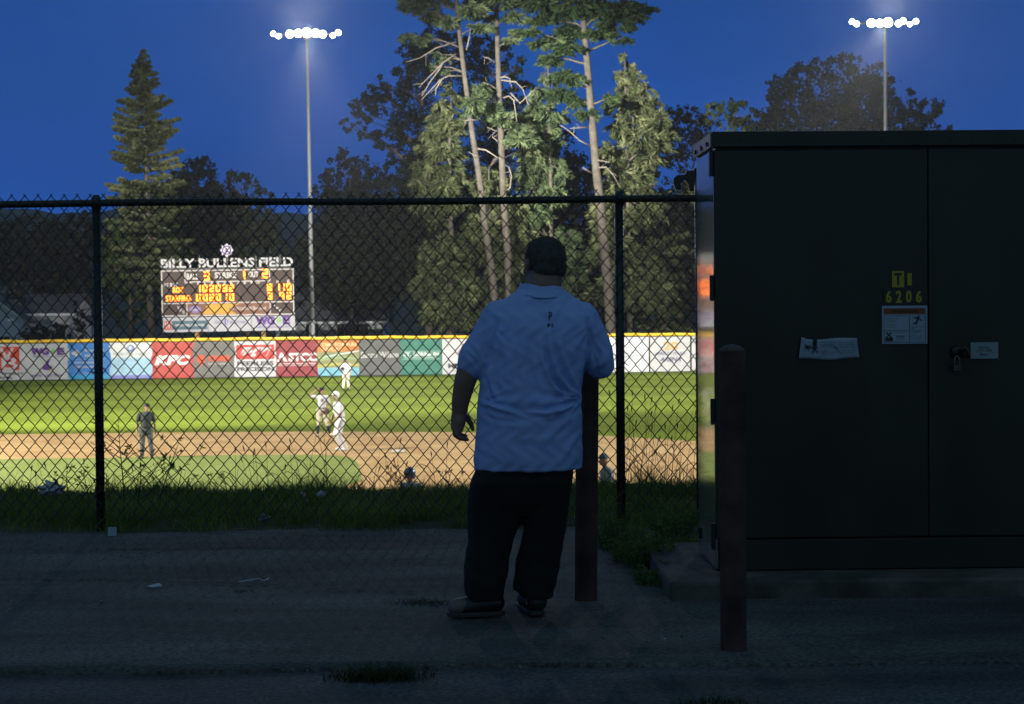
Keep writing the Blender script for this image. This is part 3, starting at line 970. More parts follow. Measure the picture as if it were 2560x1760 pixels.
bark = pm('bark', (.07, .055, .042), .9, var=.35, scale=3, bump=.6, bscale=10, dist=.04)
bark_pine = pm('pine_bark', (.062, .054, .044), .9, var=.3, scale=2.5, bump=.6, bscale=9, dist=.04)
dead_wood = pm('dead_branch', (.15, .13, .11), .9, var=.2, scale=3)
lf_dark = leaf_mat('leaf_dark', (.010, .018, .008), (.028, .042, .018))
lf_mid = leaf_mat('leaf_mid', (.022, .040, .010), (.075, .115, .028))
nd_dark = leaf_mat('needle_dark', (.02, .04, .016), (.07, .11, .04))
nd_olive = leaf_mat('needle_olive', (.055, .072, .030), (.215, .235, .115), .8)
nd_blue = leaf_mat('needle_bluegreen', (.045, .07, .032), (.16, .21, .10), .9)


def quads(C, Ud, Vd, tint):
    """centres, half vectors -> mesh with a tint attribute"""
    n = len(C)
    V = np.empty((n, 4, 3), dtype=np.float32)
    V[:, 0] = C - Ud - Vd * .35; V[:, 1] = C + Vd * -1.0; V[:, 2] = C + Ud + Vd * .2; V[:, 3] = C + Vd
    me = mesh_np(V.reshape(-1, 3), np.arange(4 * n).reshape(n, 4))
    a = me.attributes.new('tint', 'FLOAT', 'POINT'); a.data.foreach_set('value', np.repeat(tint, 4).astype(np.float32))
    return me


def rdir(n):
    v = rng.normal(size=(n, 3)); return v / np.linalg.norm(v, axis=1, keepdims=True)


def clump_leaves(clumps, per_m2, size0, elong=1.0, droop=0., shell=.55):
    """clumps: (centre(3), radii(3)); leaves scattered through each ellipsoid, thicker towards its skin"""
    Cs, Us, Vs, Ts = [], [], [], []
    per_m2 *= 1.7; size = size0 * 1.12
    for c, r in clumps:
        c = np.array(c); r = np.array(r)
        area = 4 * PI * ((r[0] * r[1]) ** 1.6 / 3 + (r[0] * r[2]) ** 1.6 / 3 + (r[1] * r[2]) ** 1.6 / 3) ** (1 / 1.6)
        n = int(max(20, area * per_m2))
        # sub-tufts make the skin of the clump uneven
        k = max(6, n // 28)
        td = rdir(k); tr = rng.uniform(shell, 1.08, k)
        ti = rng.integers(0, k, n)
        P = td[ti] * tr[ti][:, None] * r + rng.normal(size=(n, 3)) * r * .13
        P[:, 2] -= droop * (np.linalg.norm(P[:, :2] / r[:2], axis=1)) ** 2 * r[2] * .6
        C = c + P
        u = rdir(n)
        if elong > 1.5: # needles sprays point outward and hang a little
            o = P / (np.linalg.norm(P, axis=1, keepdims=True) + 1e-6)
            u = u * .6 + o; u[:, 2] -= .25; u /= np.linalg.norm(u, axis=1, keepdims=True)
        w = rdir(n); w = np.cross(u, w); w /= np.linalg.norm(w, axis=1, keepdims=True)
        s = size * rng.uniform(.6, 1.35, n)[:, None]
        Cs.append(C); Us.append(u * s * elong); Vs.append(w * s * .55)
        Ts.append(rng.uniform(.0, .45, k)[ti] + rng.uniform(-.1, .25, n))
    return quads(np.concatenate(Cs), np.concatenate(Us), np.concatenate(Vs), np.concatenate(Ts))


def px_clumps(Y, L, dj=1.0):
    out = []
    for q in L:
        px, py, rx = q[0], q[1], q[2]; ry = q[3] if len(q) > 3 else rx
        dy = random.uniform(-dj, dj) * rx / F * Y
        p = at(px, py, Y + dy)
        out.append(((p.x, p.y, p.z), (rx / F * Y, rx / F * Y * .9, ry / F * Y)))
    return out


def bent(a, b, n=5, sag=.1, wob=.05):
    a, b = Vector(a), Vector(b); L = (b - a).length; P = []
    for i in range(n + 1):
        t = i / n
        p = a.lerp(b, t); p.z += math.sin(t * PI) * sag * L
        if 0 < i < n: p += Vector((random.uniform(-1, 1), random.uniform(-1, 1), random.uniform(-1, 1))) * wob * L
        P.append(p)
    return P


def tree(name, label, Y, trunk_px, clumps_px, leaf, per=14, size=.14, elong=1., r0=.35, bark_m=None, group=None, droop=0, limbs=True, dead=(), dj=1.0, cat='tree', gz=ZF, r1=.06, shell=.55):
    """trunk_px: polyline from base to top in photo pixels; clumps on limbs"""
    P = [at(px, py, Y) for px, py in trunk_px]
    P[0].z = gz - .2
    base = Vector((P[0].x, P[0].y, gz))
    e = empty(name, base, label, cat, group)
    # denser trunk path
    D = []
    for a, b in zip(P[:-1], P[1:]):
        for k in range(4): D.append(a.lerp(b, k / 4))
    D.append(P[-1])
    n = len(D); rs = [r0 + (r1 - r0) * (i / (n - 1)) for i in range(n)]
    rs[0] *= 1.35
    mb = MB(); mb.tube(D, rs, 10); mb.build('trunk', bark_m or bark, e, True)
    cl = px_clumps(Y, clumps_px, dj)
    if limbs:
        mb = MB()
        for c, r in cl:
            c = Vector(c)
            # attach a little below the clump
            best = min(range(n), key=lambda i: (D[i] - (c - Vector((0, 0, .35 * (c.xy - D[i].xy).length)))).length)
            if (D[best] - c).length < .3: continue
            pts = bent(D[best], c, 5, .08, .04)
            mb.tube(pts, [max(.02, rs[best] * .42 * (1 - .75 * i / 5)) for i in range(6)], 6)
            for q in range(3):
                d = Vector(rdir(1)[0]); tip = c + Vector((d.x * r[0], d.y * r[1], abs(d.z) * r[2])) * .8
                mb.tube(bent(pts[4], tip, 3, .05, .06), [.035, .028, .02, .012], 5)
        if mb.v: mb.build('limbs', bark_m or bark, e, True)
    for i, br in enumerate(dead):
        Q = [at(px, py, Y - dy) for px, py, dy in br]
        mb = MB(); m = len(Q)
        mb.tube(Q, [.06 * (1 - .8 * k / (m - 1)) + .01 for k in range(m)], 6)
        for k in range(1, m):
            if random.random() < .7:
                tip = Q[k] + Vector((random.uniform(-.5, .5), random.uniform(-.5, .3), random.uniform(-.7, .35)))
                mb.tube(bent(Q[k - 1].lerp(Q[k], .6), tip, 3, 0, .08), [.03, .022, .015, .008], 5)
        mb.build('dead_branch', dead_wood, e, True)
    link('crown', clump_leaves(cl, per, size, elong, droop, shell), leaf, e)
    return e


def conifer(name, label, Y, px, py_top, py_base, prof, leaf, seed=1, whorl=.55, group=None, lean=0., gap=.1, size=.13, per=9, ragged=.35, trunk_px=None, r0=.28, bare=0.0, droop=.18, bark_m=None):
    """prof: (fraction from the top, half width in photo px) list; branches in whorls with hanging sprays"""
    R = random.Random(seed); rg = np.random.default_rng(seed)
    top = at(px, py_top, Y); bx = at(px + lean, py_base, Y)
    base = Vector((bx.x, Y, ZF))
    e = empty(name, base, label, 'tree', group)
    H = top.z - base.z
    zb = at(px, py_base, Y).z
    D = [base.lerp(top, k / 16) for k in range(17)]
    for k in range(1, 16): D[k] += Vector((R.uniform(-.03, .03), R.uniform(-.03, .03), 0))
    mb = MB(); mb.tube(D, [r0 * (1 - k / 16.5) + .02 for k in range(17)], 9); mb.build('trunk', bark_m or bark_pine, e, True)
    k_px = F / Y
    z = top.z - .15
    bmb = MB(); C, U, Wd, T = [], [], [], []
    zlow = max(base.z + .4, zb if bare else base.z + .4)
    while z > zlow:
        f = (top.z - z) / (top.z - zb)
        hw = np.interp(f, [a for a, b in prof], [b for a, b in prof]) / k_px
        nb = R.choice([5, 6, 7]) if f > .08 else 4
        ph = R.uniform(0, 2 * PI)
        for b in range(nb):
            if R.random() < gap: continue
            a = ph + 2 * PI * b / nb + R.uniform(-.3, .3)
            L = hw * R.uniform(1 - ragged, 1.08)
            if R.random() < .1: L *= 1.18
            zz = z + R.uniform(-whorl, whorl) * .4
            tt = (zz - base.z) / H
            o = base.lerp(top, min(1, tt))
            rise = .28 * (1 - f) - droop * f * 1.6
            tip = Vector((o.x + math.cos(a) * L, o.y + math.sin(a) * L, o.z + L * (rise + R.uniform(-.1, .1))))
            mid = o.lerp(tip, .5) + Vector((0, 0, -L * .06))
            tip.z += L * .06
            pts = [o, mid, tip]
            bmb.tube(pts, [.035 + .012 * L, .022, .008], 5, cap=False)
            ns = int(max(10, L * per * 6.5))
            t = rg.uniform(.12, 1.0, ns) ** .8
            o_, m_, t_ = map(np.array, (o, mid, tip))
            p = ((1 - t) ** 2)[:, None] * o_ + (2 * t * (1 - t))[:, None] * m_ + (t ** 2)[:, None] * t_
            side = np.array([-math.sin(a), math.cos(a), 0.])
            wd = (1.02 - t) * L * .30 + .10
            lat = rg.uniform(-1, 1, ns)
            p = p + side * (lat * wd)[:, None]
            p[:, 2] -= np.abs(lat) * wd * .25 + rg.uniform(0, 1, ns) * (.10 + .22 * droop * 2 * wd)
            out = np.array([math.cos(a), math.sin(a), 0.])
            d = out * .7 + side * (lat * .9)[:, None] + rg.normal(size=(ns, 3)) * .25
            d[:, 2] -= .25 + droop
            d /= np.linalg.norm(d, axis=1, keepdims=True)
            w = np.cross(d, rg.normal(size=(ns, 3))); w /= np.linalg.norm(w, axis=1, keepdims=True)
            s = size * rg.uniform(.6, 1.4, ns)[:, None]
            C.append(p); U.append(d * s * 1.7); Wd.append(w * s * .5)
            T.append(np.full(ns, R.uniform(0, .4)) + rg.uniform(-.1, .2, ns) + .1 * t)
        z -= whorl * R.uniform(.75, 1.25) * (.6 + .6 * min(1, f * 2))
    if bmb.v: bmb.build('branches', bark, e, True)
    link('crown', quads(np.concatenate(C), np.concatenate(U), np.concatenate(Wd), np.concatenate(T)), leaf, e)
    return e


def fill(x0, y0, x1, y1, n, r, R=None):
    R = R or random
    return [(R.uniform(x0, x1), R.uniform(y0, y1), r * R.uniform(.75, 1.3)) for _ in range(n)]


BG = 'dark leafy trees behind the ball field'
# --- dark deciduous backdrop, left to right
tree('leafy_tree', 'low dark leafy tree at the far left edge behind the white house', 168, [(30, 900), (40, 600)], [(10, 585, 45), (70, 580, 42), (-40, 590, 45), (40, 620, 60), (110, 600, 40)] + fill(-80, 600, 140, 720, 14, 48), lf_dark, 9, .2, group=BG)
tree('leafy_tree', 'low dark leafy tree between the white house and the tall spruce', 170, [(190, 900), (180, 620)], [(150, 590, 38), (200, 575, 40), (250, 582, 42)] + fill(120, 600, 300, 740, 16, 44), lf_dark, 9, .2, group=BG)
tree('leafy_tree', 'broad dark leafy tree right of the tall spruce, behind the scoreboard', 158, [(500, 900), (495, 460)],
     [(478, 420, 36), (500, 408, 26), (450, 445, 30), (520, 440, 38), (545, 470, 34), (430, 470, 30), (480, 480, 55), (540, 510, 50)] + fill(420, 500, 600, 700, 22, 52), lf_dark, 10, .17, group=BG)
tree('leafy_tree', 'small dark leafy tree left of the first floodlight pole', 156, [(620, 900), (615, 520)],
     [(578, 452, 26), (600, 470, 34), (632, 462, 22), (650, 490, 26), (668, 512, 20), (560, 480, 28), (620, 520, 45), (575, 540, 45)] + fill(560, 560, 690, 740, 16, 44), lf_dark, 10, .16, group=BG)
tree('leafy_tree', 'round dark leafy tree just right of the first floodlight pole', 157, [(880, 900), (875, 450)],
     [(868, 395, 26), (850, 412, 30), (895, 420, 34), (930, 440, 30), (820, 440, 30), (965, 425, 24), (905, 460, 50), (840, 490, 55), (800, 480, 34), (960, 470, 45)] + fill(795, 510, 1010, 740, 34, 58), lf_dark, 10, .17, group=BG)
tree('leafy_tree', 'tall dark leafy tree with open limbs left of the pines', 150, [(1075, 900), (1070, 600), (1040, 420), (1060, 200), (1090, 110)],
     [(868, 318, 20), (900, 300, 24), (925, 285, 26), (898, 255, 26), (925, 232, 24), (960, 215, 26), (940, 262, 30), (985, 240, 34),
      (905, 342, 18), (930, 352, 20), (955, 340, 22), (985, 330, 30), (962, 372, 18), (985, 392, 22), (1015, 360, 34), (1010, 300, 38),
      (1010, 190, 30), (1035, 160, 34), (1020, 120, 26), (1050, 105, 30), (1085, 95, 32), (1120, 110, 34), (1060, 150, 45), (1110, 170, 50),
      (1040, 230, 48), (1080, 300, 55), (1020, 420, 40), (1060, 400, 50), (1100, 380, 60)] + fill(1020, 450, 1120, 760, 22, 52), lf_dark, 26, .12, group=BG, shell=.45)
tree('leafy_tree', 'tall dark leafy tree standing behind the pair of pine trunks', 152, [(1230, 900), (1235, 500), (1240, 200)],
     [(1180, 105, 32), (1215, 120, 34), (1250, 140, 36), (1170, 160, 44), (1230, 190, 50), (1285, 180, 34), (1300, 225, 34), (1320, 270, 34), (1190, 240, 55), (1250, 270, 55),
      (1180, 330, 55), (1250, 350, 60), (1310, 330, 50), (1360, 300, 40), (1340, 380, 50), (1400, 330, 36)] + fill(1150, 400, 1400, 800, 40, 58), lf_dark, 11, .16, group=BG)
tree('leafy_tree', 'dark leafy tree behind the single stout pine', 153, [(1480, 900), (1470, 560)],
     [(1430, 420, 36), (1480, 410, 40), (1530, 400, 40)] + fill(1380, 450, 1580, 800, 30, 56), lf_dark, 10, .17, group=BG)
tree('leafy_tree', 'dark green leafy tree rising above the steel cabinet corner', 150, [(1700, 900), (1705, 560), (1740, 380)],
     [(1660, 330, 36), (1690, 300, 34), (1730, 292, 34), (1770, 285, 34), (1810, 282, 36), (1850, 290, 34), (1880, 300, 30), (1640, 380, 40), (1700, 370, 55), (1780, 350, 55), (1850, 350, 50)] + fill(1620, 420, 1900, 800, 42, 58), lf_mid, 11, .17, group=BG)
tree('leafy_tree', 'large round dark tree behind the steel cabinet', 149, [(2110, 900), (2110, 420), (2110, 260)],
     [(2000, 190, 40), (2050, 180, 38), (2100, 172, 38), (2150, 175, 40), (2190, 195, 40), (1960, 225, 40), (1925, 270, 34), (1940, 320, 45), (1990, 270, 70), (2070, 250, 80), (2150, 260, 80), (2200, 240, 45),
      (2230, 280, 40), (2250, 330, 50), (2100, 330, 90), (1990, 350, 70), (2180, 340, 70), (1905, 310, 30)] + fill(1900, 360, 2300, 800, 30, 75), lf_dark, 11, .17, group=BG, shell=.6)
tree('leafy_tree', 'loose low tree right of the large round tree above the cabinet', 151, [(2290, 900), (2290, 420)],
     [(2270, 250, 24), (2300, 262, 30), (2335, 275, 26), (2330, 310, 36), (2360, 330, 24), (2300, 310, 40), (2385, 345, 14), (2270, 300, 40)] + fill(2230, 350, 2400, 600, 14, 44), lf_dark, 9, .17, group=BG, shell=.4)

# --- floodlit conifers
conifer('spruce', 'tall pointed spruce standing alone left of the scoreboard', 137, 356, 122, 720,
        [(0, 5), (.06, 18), (.10, 30), (.16, 44), (.22, 66), (.30, 84), (.36, 76), (.44, 94), (.52, 102), (.62, 112), (.70, 106), (.8, 104), (.9, 90), (1.0, 60)],
        nd_olive, 5, .40, lean=22, gap=.12, size=.13, per=19, ragged=.68, r0=.32, droop=.10, bare=1)
tree('leafy_tree', 'sunken leafy tree at the foot of the tall spruce', 139, [(330, 900), (325, 700)], fill(262, 560, 450, 800, 26, 36), lf_mid, 10, .14, group=BG)
C_GRP = 'floodlit conifers in the middle of the grove'
def flatten(L, k=.62): return [(x, y, r, r * k) for (x, y, r) in L]


def skirt(x0, x1, y0, y1, n, r): return flatten(fill(x0, y0, x1, y1, n, r))


HB = dict(per=30, size=.105, elong=2.7, r0=.26, bark_m=bark_pine, group=C_GRP, droop=.7, shell=.5)
tree('hemlock', 'bright olive conifer with layered sprays left of the leaning pine trunk', 139, [(1130, 900), (1128, 600), (1124, 400), (1128, 205)],
     flatten([(1127, 212, 12), (1118, 232, 20), (1136, 240, 18), (1100, 262, 24), (1128, 268, 26), (1088, 296, 26), (1120, 304, 32), (1076, 330, 28), (1106, 346, 34), (1146, 330, 22), (1062, 372, 28), (1096, 384, 36), (1136, 378, 28),
      (1052, 414, 28), (1084, 424, 38), (1122, 424, 36), (1046, 452, 26), (1076, 466, 38), (1114, 470, 40), (1150, 452, 24), (1064, 500, 34), (1100, 512, 42), (1044, 520, 26), (1140, 510, 32)]) + skirt(1050, 1170, 540, 800, 26, 38), nd_olive, **HB)
tree('hemlock', 'ragged grey-green conifer between the pine pair and the stout pine', 143, [(1375, 900), (1378, 500), (1370, 150)],
     flatten([(1370, 160, 14), (1362, 190, 22), (1384, 205, 20), (1348, 228, 26), (1388, 240, 26), (1336, 262, 28), (1372, 276, 32), (1400, 290, 22), (1326, 305, 30), (1362, 320, 34), (1318, 345, 28), (1350, 360, 36), (1392, 352, 28),
      (1300, 385, 24), (1338, 400, 38), (1384, 402, 34), (1318, 438, 34), (1362, 446, 40), (1410, 440, 24), (1330, 480, 38), (1380, 490, 38)]) + skirt(1300, 1440, 520, 800, 26, 40), nd_blue, **HB)
tree('hemlock', 'wide drooping conifer right of the stout pine trunk', 141, [(1575, 900), (1570, 500), (1562, 130)],
     flatten([(1562, 140, 14), (1570, 168, 22), (1552, 190, 24), (1590, 196, 26), (1612, 222, 26), (1560, 228, 34), (1600, 250, 36), (1634, 262, 28), (1540, 262, 28), (1652, 298, 28), (1580, 290, 40), (1622, 304, 38), (1668, 326, 24), (1546, 320, 34),
      (1600, 345, 44), (1646, 350, 34), (1684, 338, 16), (1530, 372, 30), (1575, 388, 42), (1624, 396, 40), (1600, 430, 40), (1552, 430, 38), (1570, 470, 40), (1612, 470, 30), (1540, 500, 34)], .75) + skirt(1500, 1650, 510, 800, 28, 42), nd_olive, **HB)
tree('hemlock', 'low bright sprays of conifer between the leaning and the upright pine', 141, [(1228, 900), (1226, 600), (1222, 420)],
     flatten([(1222, 430, 26), (1200, 455, 26), (1244, 460, 28), (1190, 490, 28), (1225, 500, 36), (1262, 505, 24), (1300, 300, 24), (1315, 330, 22), (1290, 350, 24), (1330, 370, 20)]) + skirt(1180, 1300, 520, 800, 22, 38), nd_olive, **HB)
conifer('hemlock', 'dim low conifer filling the gap under the pine pair', 146, 1230, 430, 840,
        [(0, 20), (.2, 60), (.5, 80), (1, 80)], nd_blue, 51, .6, C_GRP, gap=.12, size=.16, per=10, ragged=.45, droop=.3)
conifer('hemlock', 'low green conifer behind the right fence post', 145, 1660, 480, 840,
        [(0, 16), (.2, 50), (.5, 72), (1, 80)], nd_olive, 57, .6, C_GRP, gap=.15, size=.16, per=10, ragged=.45, droop=.3)
PG = 'tall bare-trunked pines'
tree('pine', 'leaning pine with dead branches, leftmost of the tall pines', 136, [(1250, 905), (1232, 700), (1212, 560), (1198, 440), (1180, 330), (1160, 180), (1146, 60), (1138, -60), (1134, -180)],
     [(1040, 8, 44, 16), (1075, 40, 36, 13), (1090, 0, 40, 18), (1015, 20, 22, 10), (1120, 55, 34, 12), (1020, 92, 24, 8), (1055, 98, 26, 9), (1180, 25, 36, 16), (1200, 70, 30, 10), (1100, -50, 60, 28), (1170, -70, 60, 30), (1130, -140, 60, 40),
      (1205, 225, 26, 22), (1190, 255, 30, 24), (1225, 275, 30, 20), (1180, 285, 22, 14), (1092, 135, 10, 6), (1110, 150, 14, 8), (1085, 168, 8, 6), (1120, 180, 12, 8)],
     nd_blue, 46, .10, 3.0, r0=.30, bark_m=bark_pine, group=PG, droop=.3, r1=.12, dj=1.2,
     dead=[[(1156, 190, 0), (1120, 190, .6), (1100, 200, 1.0), (1080, 222, 1.2), (1055, 248, 1.4)], [(1140, 135, 0), (1110, 155, .5), (1075, 190, .9), (1048, 218, 1.1)], [(1108, 155, .5), (1098, 175, .6), (1075, 205, .9), (1055, 240, 1.0)],
           [(1104, 200, 1), (1090, 222, 1.1), (1088, 240, 1.1)], [(1140, 105, 0), (1090, 120, .6), (1050, 145, .9), (1015, 155, 1.1)], [(1196, 300, 0), (1176, 300, .4), (1160, 302, .6)], [(1200, 392, 0), (1185, 388, .3), (1172, 380, .5)],
           [(1192, 372, 0), (1215, 375, .4), (1240, 392, .8), (1250, 398, .9)], [(1166, 125, 0), (1172, 100, .4), (1176, 80, .5)]])
tree('pine', 'upright pine with hooked dead branches, middle of the tall pines', 138, [(1262, 905), (1270, 640), (1258, 480), (1252, 330), (1246, 180), (1242, 60), (1240, -60), (1238, -180)],
     [(1200, 10, 40, 14), (1270, 5, 44, 16), (1290, 45, 34, 11), (1215, 45, 30, 9), (1300, 85, 28, 8), (1280, 100, 24, 8), (1240, -60, 70, 34), (1240, -130, 60, 40),
      (1255, 300, 30, 18), (1290, 320, 32, 18), (1320, 345, 26, 14), (1300, 350, 34, 12)],
     nd_blue, 44, .10, 3.0, r0=.32, bark_m=bark_pine, group=PG, droop=.3, r1=.12,
     dead=[[(1246, 195, 0), (1262, 192, .4), (1274, 196, .5), (1278, 206, .5)], [(1258, 245, 0), (1272, 240, .4), (1284, 250, .6), (1290, 285, .7), (1292, 305, .8)], [(1244, 262, 0), (1225, 252, .5), (1210, 240, .8)],
           [(1244, 272, 0), (1226, 264, .5)], [(1246, 226, 0), (1228, 214, .6), (1208, 206, .8)], [(1248, 330, 0), (1234, 325, .4), (1218, 318, .6)], [(1252, 360, 0), (1238, 348, .4), (1230, 342, .5)],
           [(1262, 480, 0), (1275, 470, .7), (1279, 440, .8), (1272, 418, .9), (1262, 412, .9)], [(1218, 470, .9), (1213, 500, .6), (1230, 560, .2)], [(1244, 160, 0), (1220, 145, .6), (1208, 142, .8)],
           [(1250, 200, 0), (1290, 205, .6), (1308, 225, .8), (1320, 262, .9)], [(1276, 232, .5), (1300, 258, .7), (1340, 220, 1)]])
tree('pine', 'stout pine with a wide ragged top, rightmost of the tall pines', 137, [(1534, 905), (1520, 720), (1502, 520), (1490, 420), (1480, 300), (1468, 160), (1458, 40), (1452, -60), (1448, -180)],
     [(1350, 10, 50, 20), (1400, 35, 46, 17), (1350, 50, 34, 12), (1440, 10, 50, 22), (1500, 25, 50, 20), (1560, 20, 46, 16), (1610, 22, 26, 9), (1590, 42, 34, 11), (1540, 62, 44, 14), (1500, 85, 44, 14), (1430, 80, 46, 16),
      (1390, 100, 40, 12), (1350, 110, 30, 9), (1560, 100, 22, 8), (1420, 120, 34, 12), (1330, 80, 24, 8), (1450, -60, 110, 40), (1450, -130, 90, 46), (1380, 150, 34, 12), (1410, 190, 30, 14), (1400, 235, 36, 14), (1440, 250, 30, 16), (1430, 200, 26, 12), (1520, 250, 24, 12), (1465, 290, 26, 14)],
     nd_dark, 42, .11, 3.0, r0=.42, bark_m=bark_pine, group=PG, droop=.35, r1=.16,
     dead=[[(1486, 400, 0), (1505, 402, .5), (1525, 406, .8)], [(1484, 420, 0), (1515, 418, .5), (1535, 440, .8), (1550, 470, 1)], [(1476, 365, 0), (1450, 352, .5), (1420, 325, .9), (1400, 312, 1.1)], [(1478, 432, 0), (1462, 422, .4), (1455, 418, .5)],
           [(1470, 318, 0), (1440, 320, .5), (1425, 322, .7)]])

# --- arborvitae row behind the scoreboard
for k, px in enumerate((462, 476, 508, 536, 560, 582, 612, 634, 672, 704, 716)):
    Y = 139.5; c = at(px, 845, Y); h = random.uniform(2.2, 2.7)
    e = empty('arborvitae', (c.x, Y, ZF), 'small dark cone-shaped evergreen in the row under the scoreboard', 'shrub', 'cone-shaped evergreens under the scoreboard')
    mb = MB(); mb.tube([(c.x, Y, ZF - .1), (c.x, Y, ZF + .6)], .05, 6); mb.build('stem', bark, e)
    cl = [((c.x, Y, ZF + .3 + h * f), (.42 * (1.12 - f) + .05,) * 2 + (h * .16,)) for f in (0.05, .2, .35, .5, .65, .8, .95)]
    link('foliage', clump_leaves(cl, 60, .07, 1.3, 0, .7), nd_dark, e)

# --- hedges and bush near the houses
e = tree('leafy_bush', 'dim low bush behind the fence at the far left', 147, [(120, 900), (120, 860)], fill(0, 828, 240, 850, 12, 26) + [(205, 800, 26), (225, 770, 26), (200, 770, 18)], lf_dark, 10, .14, group=None, cat='bush')

# ================================================================ HOUSES
siding = pm('pale_siding', (.30, .31, .34), .7, var=.06, scale=1)
siding2 = pm('white_siding', (.50, .55, .62), .7, var=.06, scale=1)
roof_m = pm('shingle_roof', (.055, .055, .065), .9, var=.2, scale=3, bump=.5, bscale=8, dist=.03)
win_m = pm('window_glass', (.01, .012, .015), .1)


def house(label, x0, x1, Y, depth, eave_z, ridge_z, wall, wins, gable_front=False, over=.4, doors=()):
    e = empty('house', ((x0 + x1) / 2, Y, ZF), label, 'house')
    mb = MB()
    if not gable_front:
        mb.box((x0, Y, ZF), (x1, Y + depth, eave_z))
        mb.add([(x0, Y, eave_z), (x0, Y + depth, eave_z), (x0, Y + depth / 2, ridge_z - .12)], [(0, 1, 2)])
        mb.add([(x1, Y, eave_z), (x1, Y + depth, eave_z), (x1, Y + depth / 2, ridge_z - .12)], [(0, 2, 1)])
    else:
        xm = (x0 + x1) / 2
        mb.box((x0, Y, ZF), (x1, Y + depth, eave_z))
        mb.add([(x0, Y, eave_z), (x1, Y, eave_z), (xm, Y, ridge_z - .12)], [(0, 1, 2)])
    # clapboard lines as thin ledges
    z = ZF + .3
    while z < eave_z - .1:
        mb.box((x0 - .012, Y - .018, z), (x1 + .012, Y - .002, z + .02)); z += .22
    mb.build('wall', wall, e)
    mb = MB(); t = .14
    if not gable_front:
        a, b = x0 - over, x1 + over; y0, y1, ym = Y - over, Y + depth + over, Y + depth / 2
        s = (ridge_z - eave_z) / (depth / 2) * over
        for (ya, za, yb, zb) in ((y0, eave_z - s, ym, ridge_z), (y1, eave_z - s, ym, ridge_z)):
            mb.add([(a, ya, za), (b, ya, za), (b, yb, zb), (a, yb, zb), (a, ya, za + t), (b, ya, za + t), (b, yb, zb + t), (a, yb, zb + t)],
                   [(0, 3, 2, 1), (4, 5, 6, 7), (0, 1, 5, 4), (1, 2, 6, 5), (2, 3, 7, 6), (3, 0, 4, 7)])
    else:
        xm = (x0 + x1) / 2; y0, y1 = Y - over, Y + depth + over
        s = (ridge_z - eave_z) / ((x1 - x0) / 2) * over
        for (xa, za) in ((x0 - over, eave_z - s), (x1 + over, eave_z - s)):
            mb.add([(xa, y0, za), (xa, y1, za), (xm, y1, ridge_z), (xm, y0, ridge_z), (xa, y0, za + t), (xa, y1, za + t), (xm, y1, ridge_z + t), (xm, y0, ridge_z + t)],
                   [(0, 3, 2, 1), (4, 5, 6, 7), (0, 1, 5, 4), (1, 2, 6, 5), (2, 3, 7, 6), (3, 0, 4, 7)])
    mb.build('roof', roof_m, e)
    if gable_front:
        xm = (x0 + x1) / 2; mb = MB()
        for xa in (x0 - over, x1 + over):
            s = (ridge_z - eave_z) / ((x1 - x0) / 2) * over
            mb.add([(xa, Y - over - .03, eave_z - s - .1), (xm, Y - over - .03, ridge_z - .1), (xm, Y - over - .03, ridge_z + .14), (xa, Y - over - .03, eave_z - s + .14)], [(0, 1, 2, 3)])
        mb.build('rake_board', flat('rake', (.6, .63, .68)), e)
    else:
        mb = MB(); mb.box((x0 - over, Y - over - .06, eave_z - .34), (x1 + over, Y - over - .005, eave_z - .12)); mb.build('fascia', flat('rake', (.6, .63, .68)), e)
    for (wx, wz, ww, wh) in wins:
        mb = MB(); mb.box((wx - ww / 2 - .09, Y - .06, wz - wh / 2 - .09), (wx + ww / 2 + .09, Y - .003, wz + wh / 2 + .09))
        f = mb.build('window', flat('window_trim', (.55, .56, .6)), e)
        mb = MB(); mb.box((wx - ww / 2, Y - .075, wz - wh / 2), (wx - .02, Y - .062, wz + wh / 2)); mb.box((wx + .02, Y - .075, wz - wh / 2), (wx + ww / 2, Y - .062, wz + wh / 2))
        mb.build('pane', win_m, f)
    for (wx, ww, wh) in doors:
        mb = MB(); mb.box((wx - ww / 2, Y - .05, ZF), (wx + ww / 2, Y - .003, ZF + wh)); mb.build('door', flat('house_door', (.12, .13, .15)), e)
    return e


HY = 160.0
xa, xb = at(690, 800, HY).x, at(957, 800, HY).x
house('long pale house with a wide dark roof right of the scoreboard', xa, xb, HY, 12, at(850, 800, HY).z, at(850, 684, HY + 6).z, siding,
      [(at(x, 830, HY).x, at(850, 828, HY).z, w, 1.3) for x, w in ((862, 1.3), (900, 1.5), (780, 1.1))], doors=[(at(880, 830, HY).x, .9, 2.1)])
HY = 158.0
xa, xb = at(-70, 800, HY).x, at(60, 800, HY).x
house('bluish white gabled house at the far left edge', xa, xb, HY, 9, at(0, 800, HY).z, at(0, 752, HY).z, siding2,
      [(at(10, 800, HY).x, ZF + 1.9, 1.0, 1.2)], gable_front=True)
HY = 161.0
xa, xb = at(63, 800, HY).x, at(176, 800, HY).x
house('low pale house with dark windows left of the tall spruce', xa, xb, HY, 10, at(120, 780, HY).z, at(120, 738, HY + 5).z, siding,
      [(at(x, 810, HY).x, ZF + 2.0, .9, 1.4) for x in (72, 88, 108, 150)])
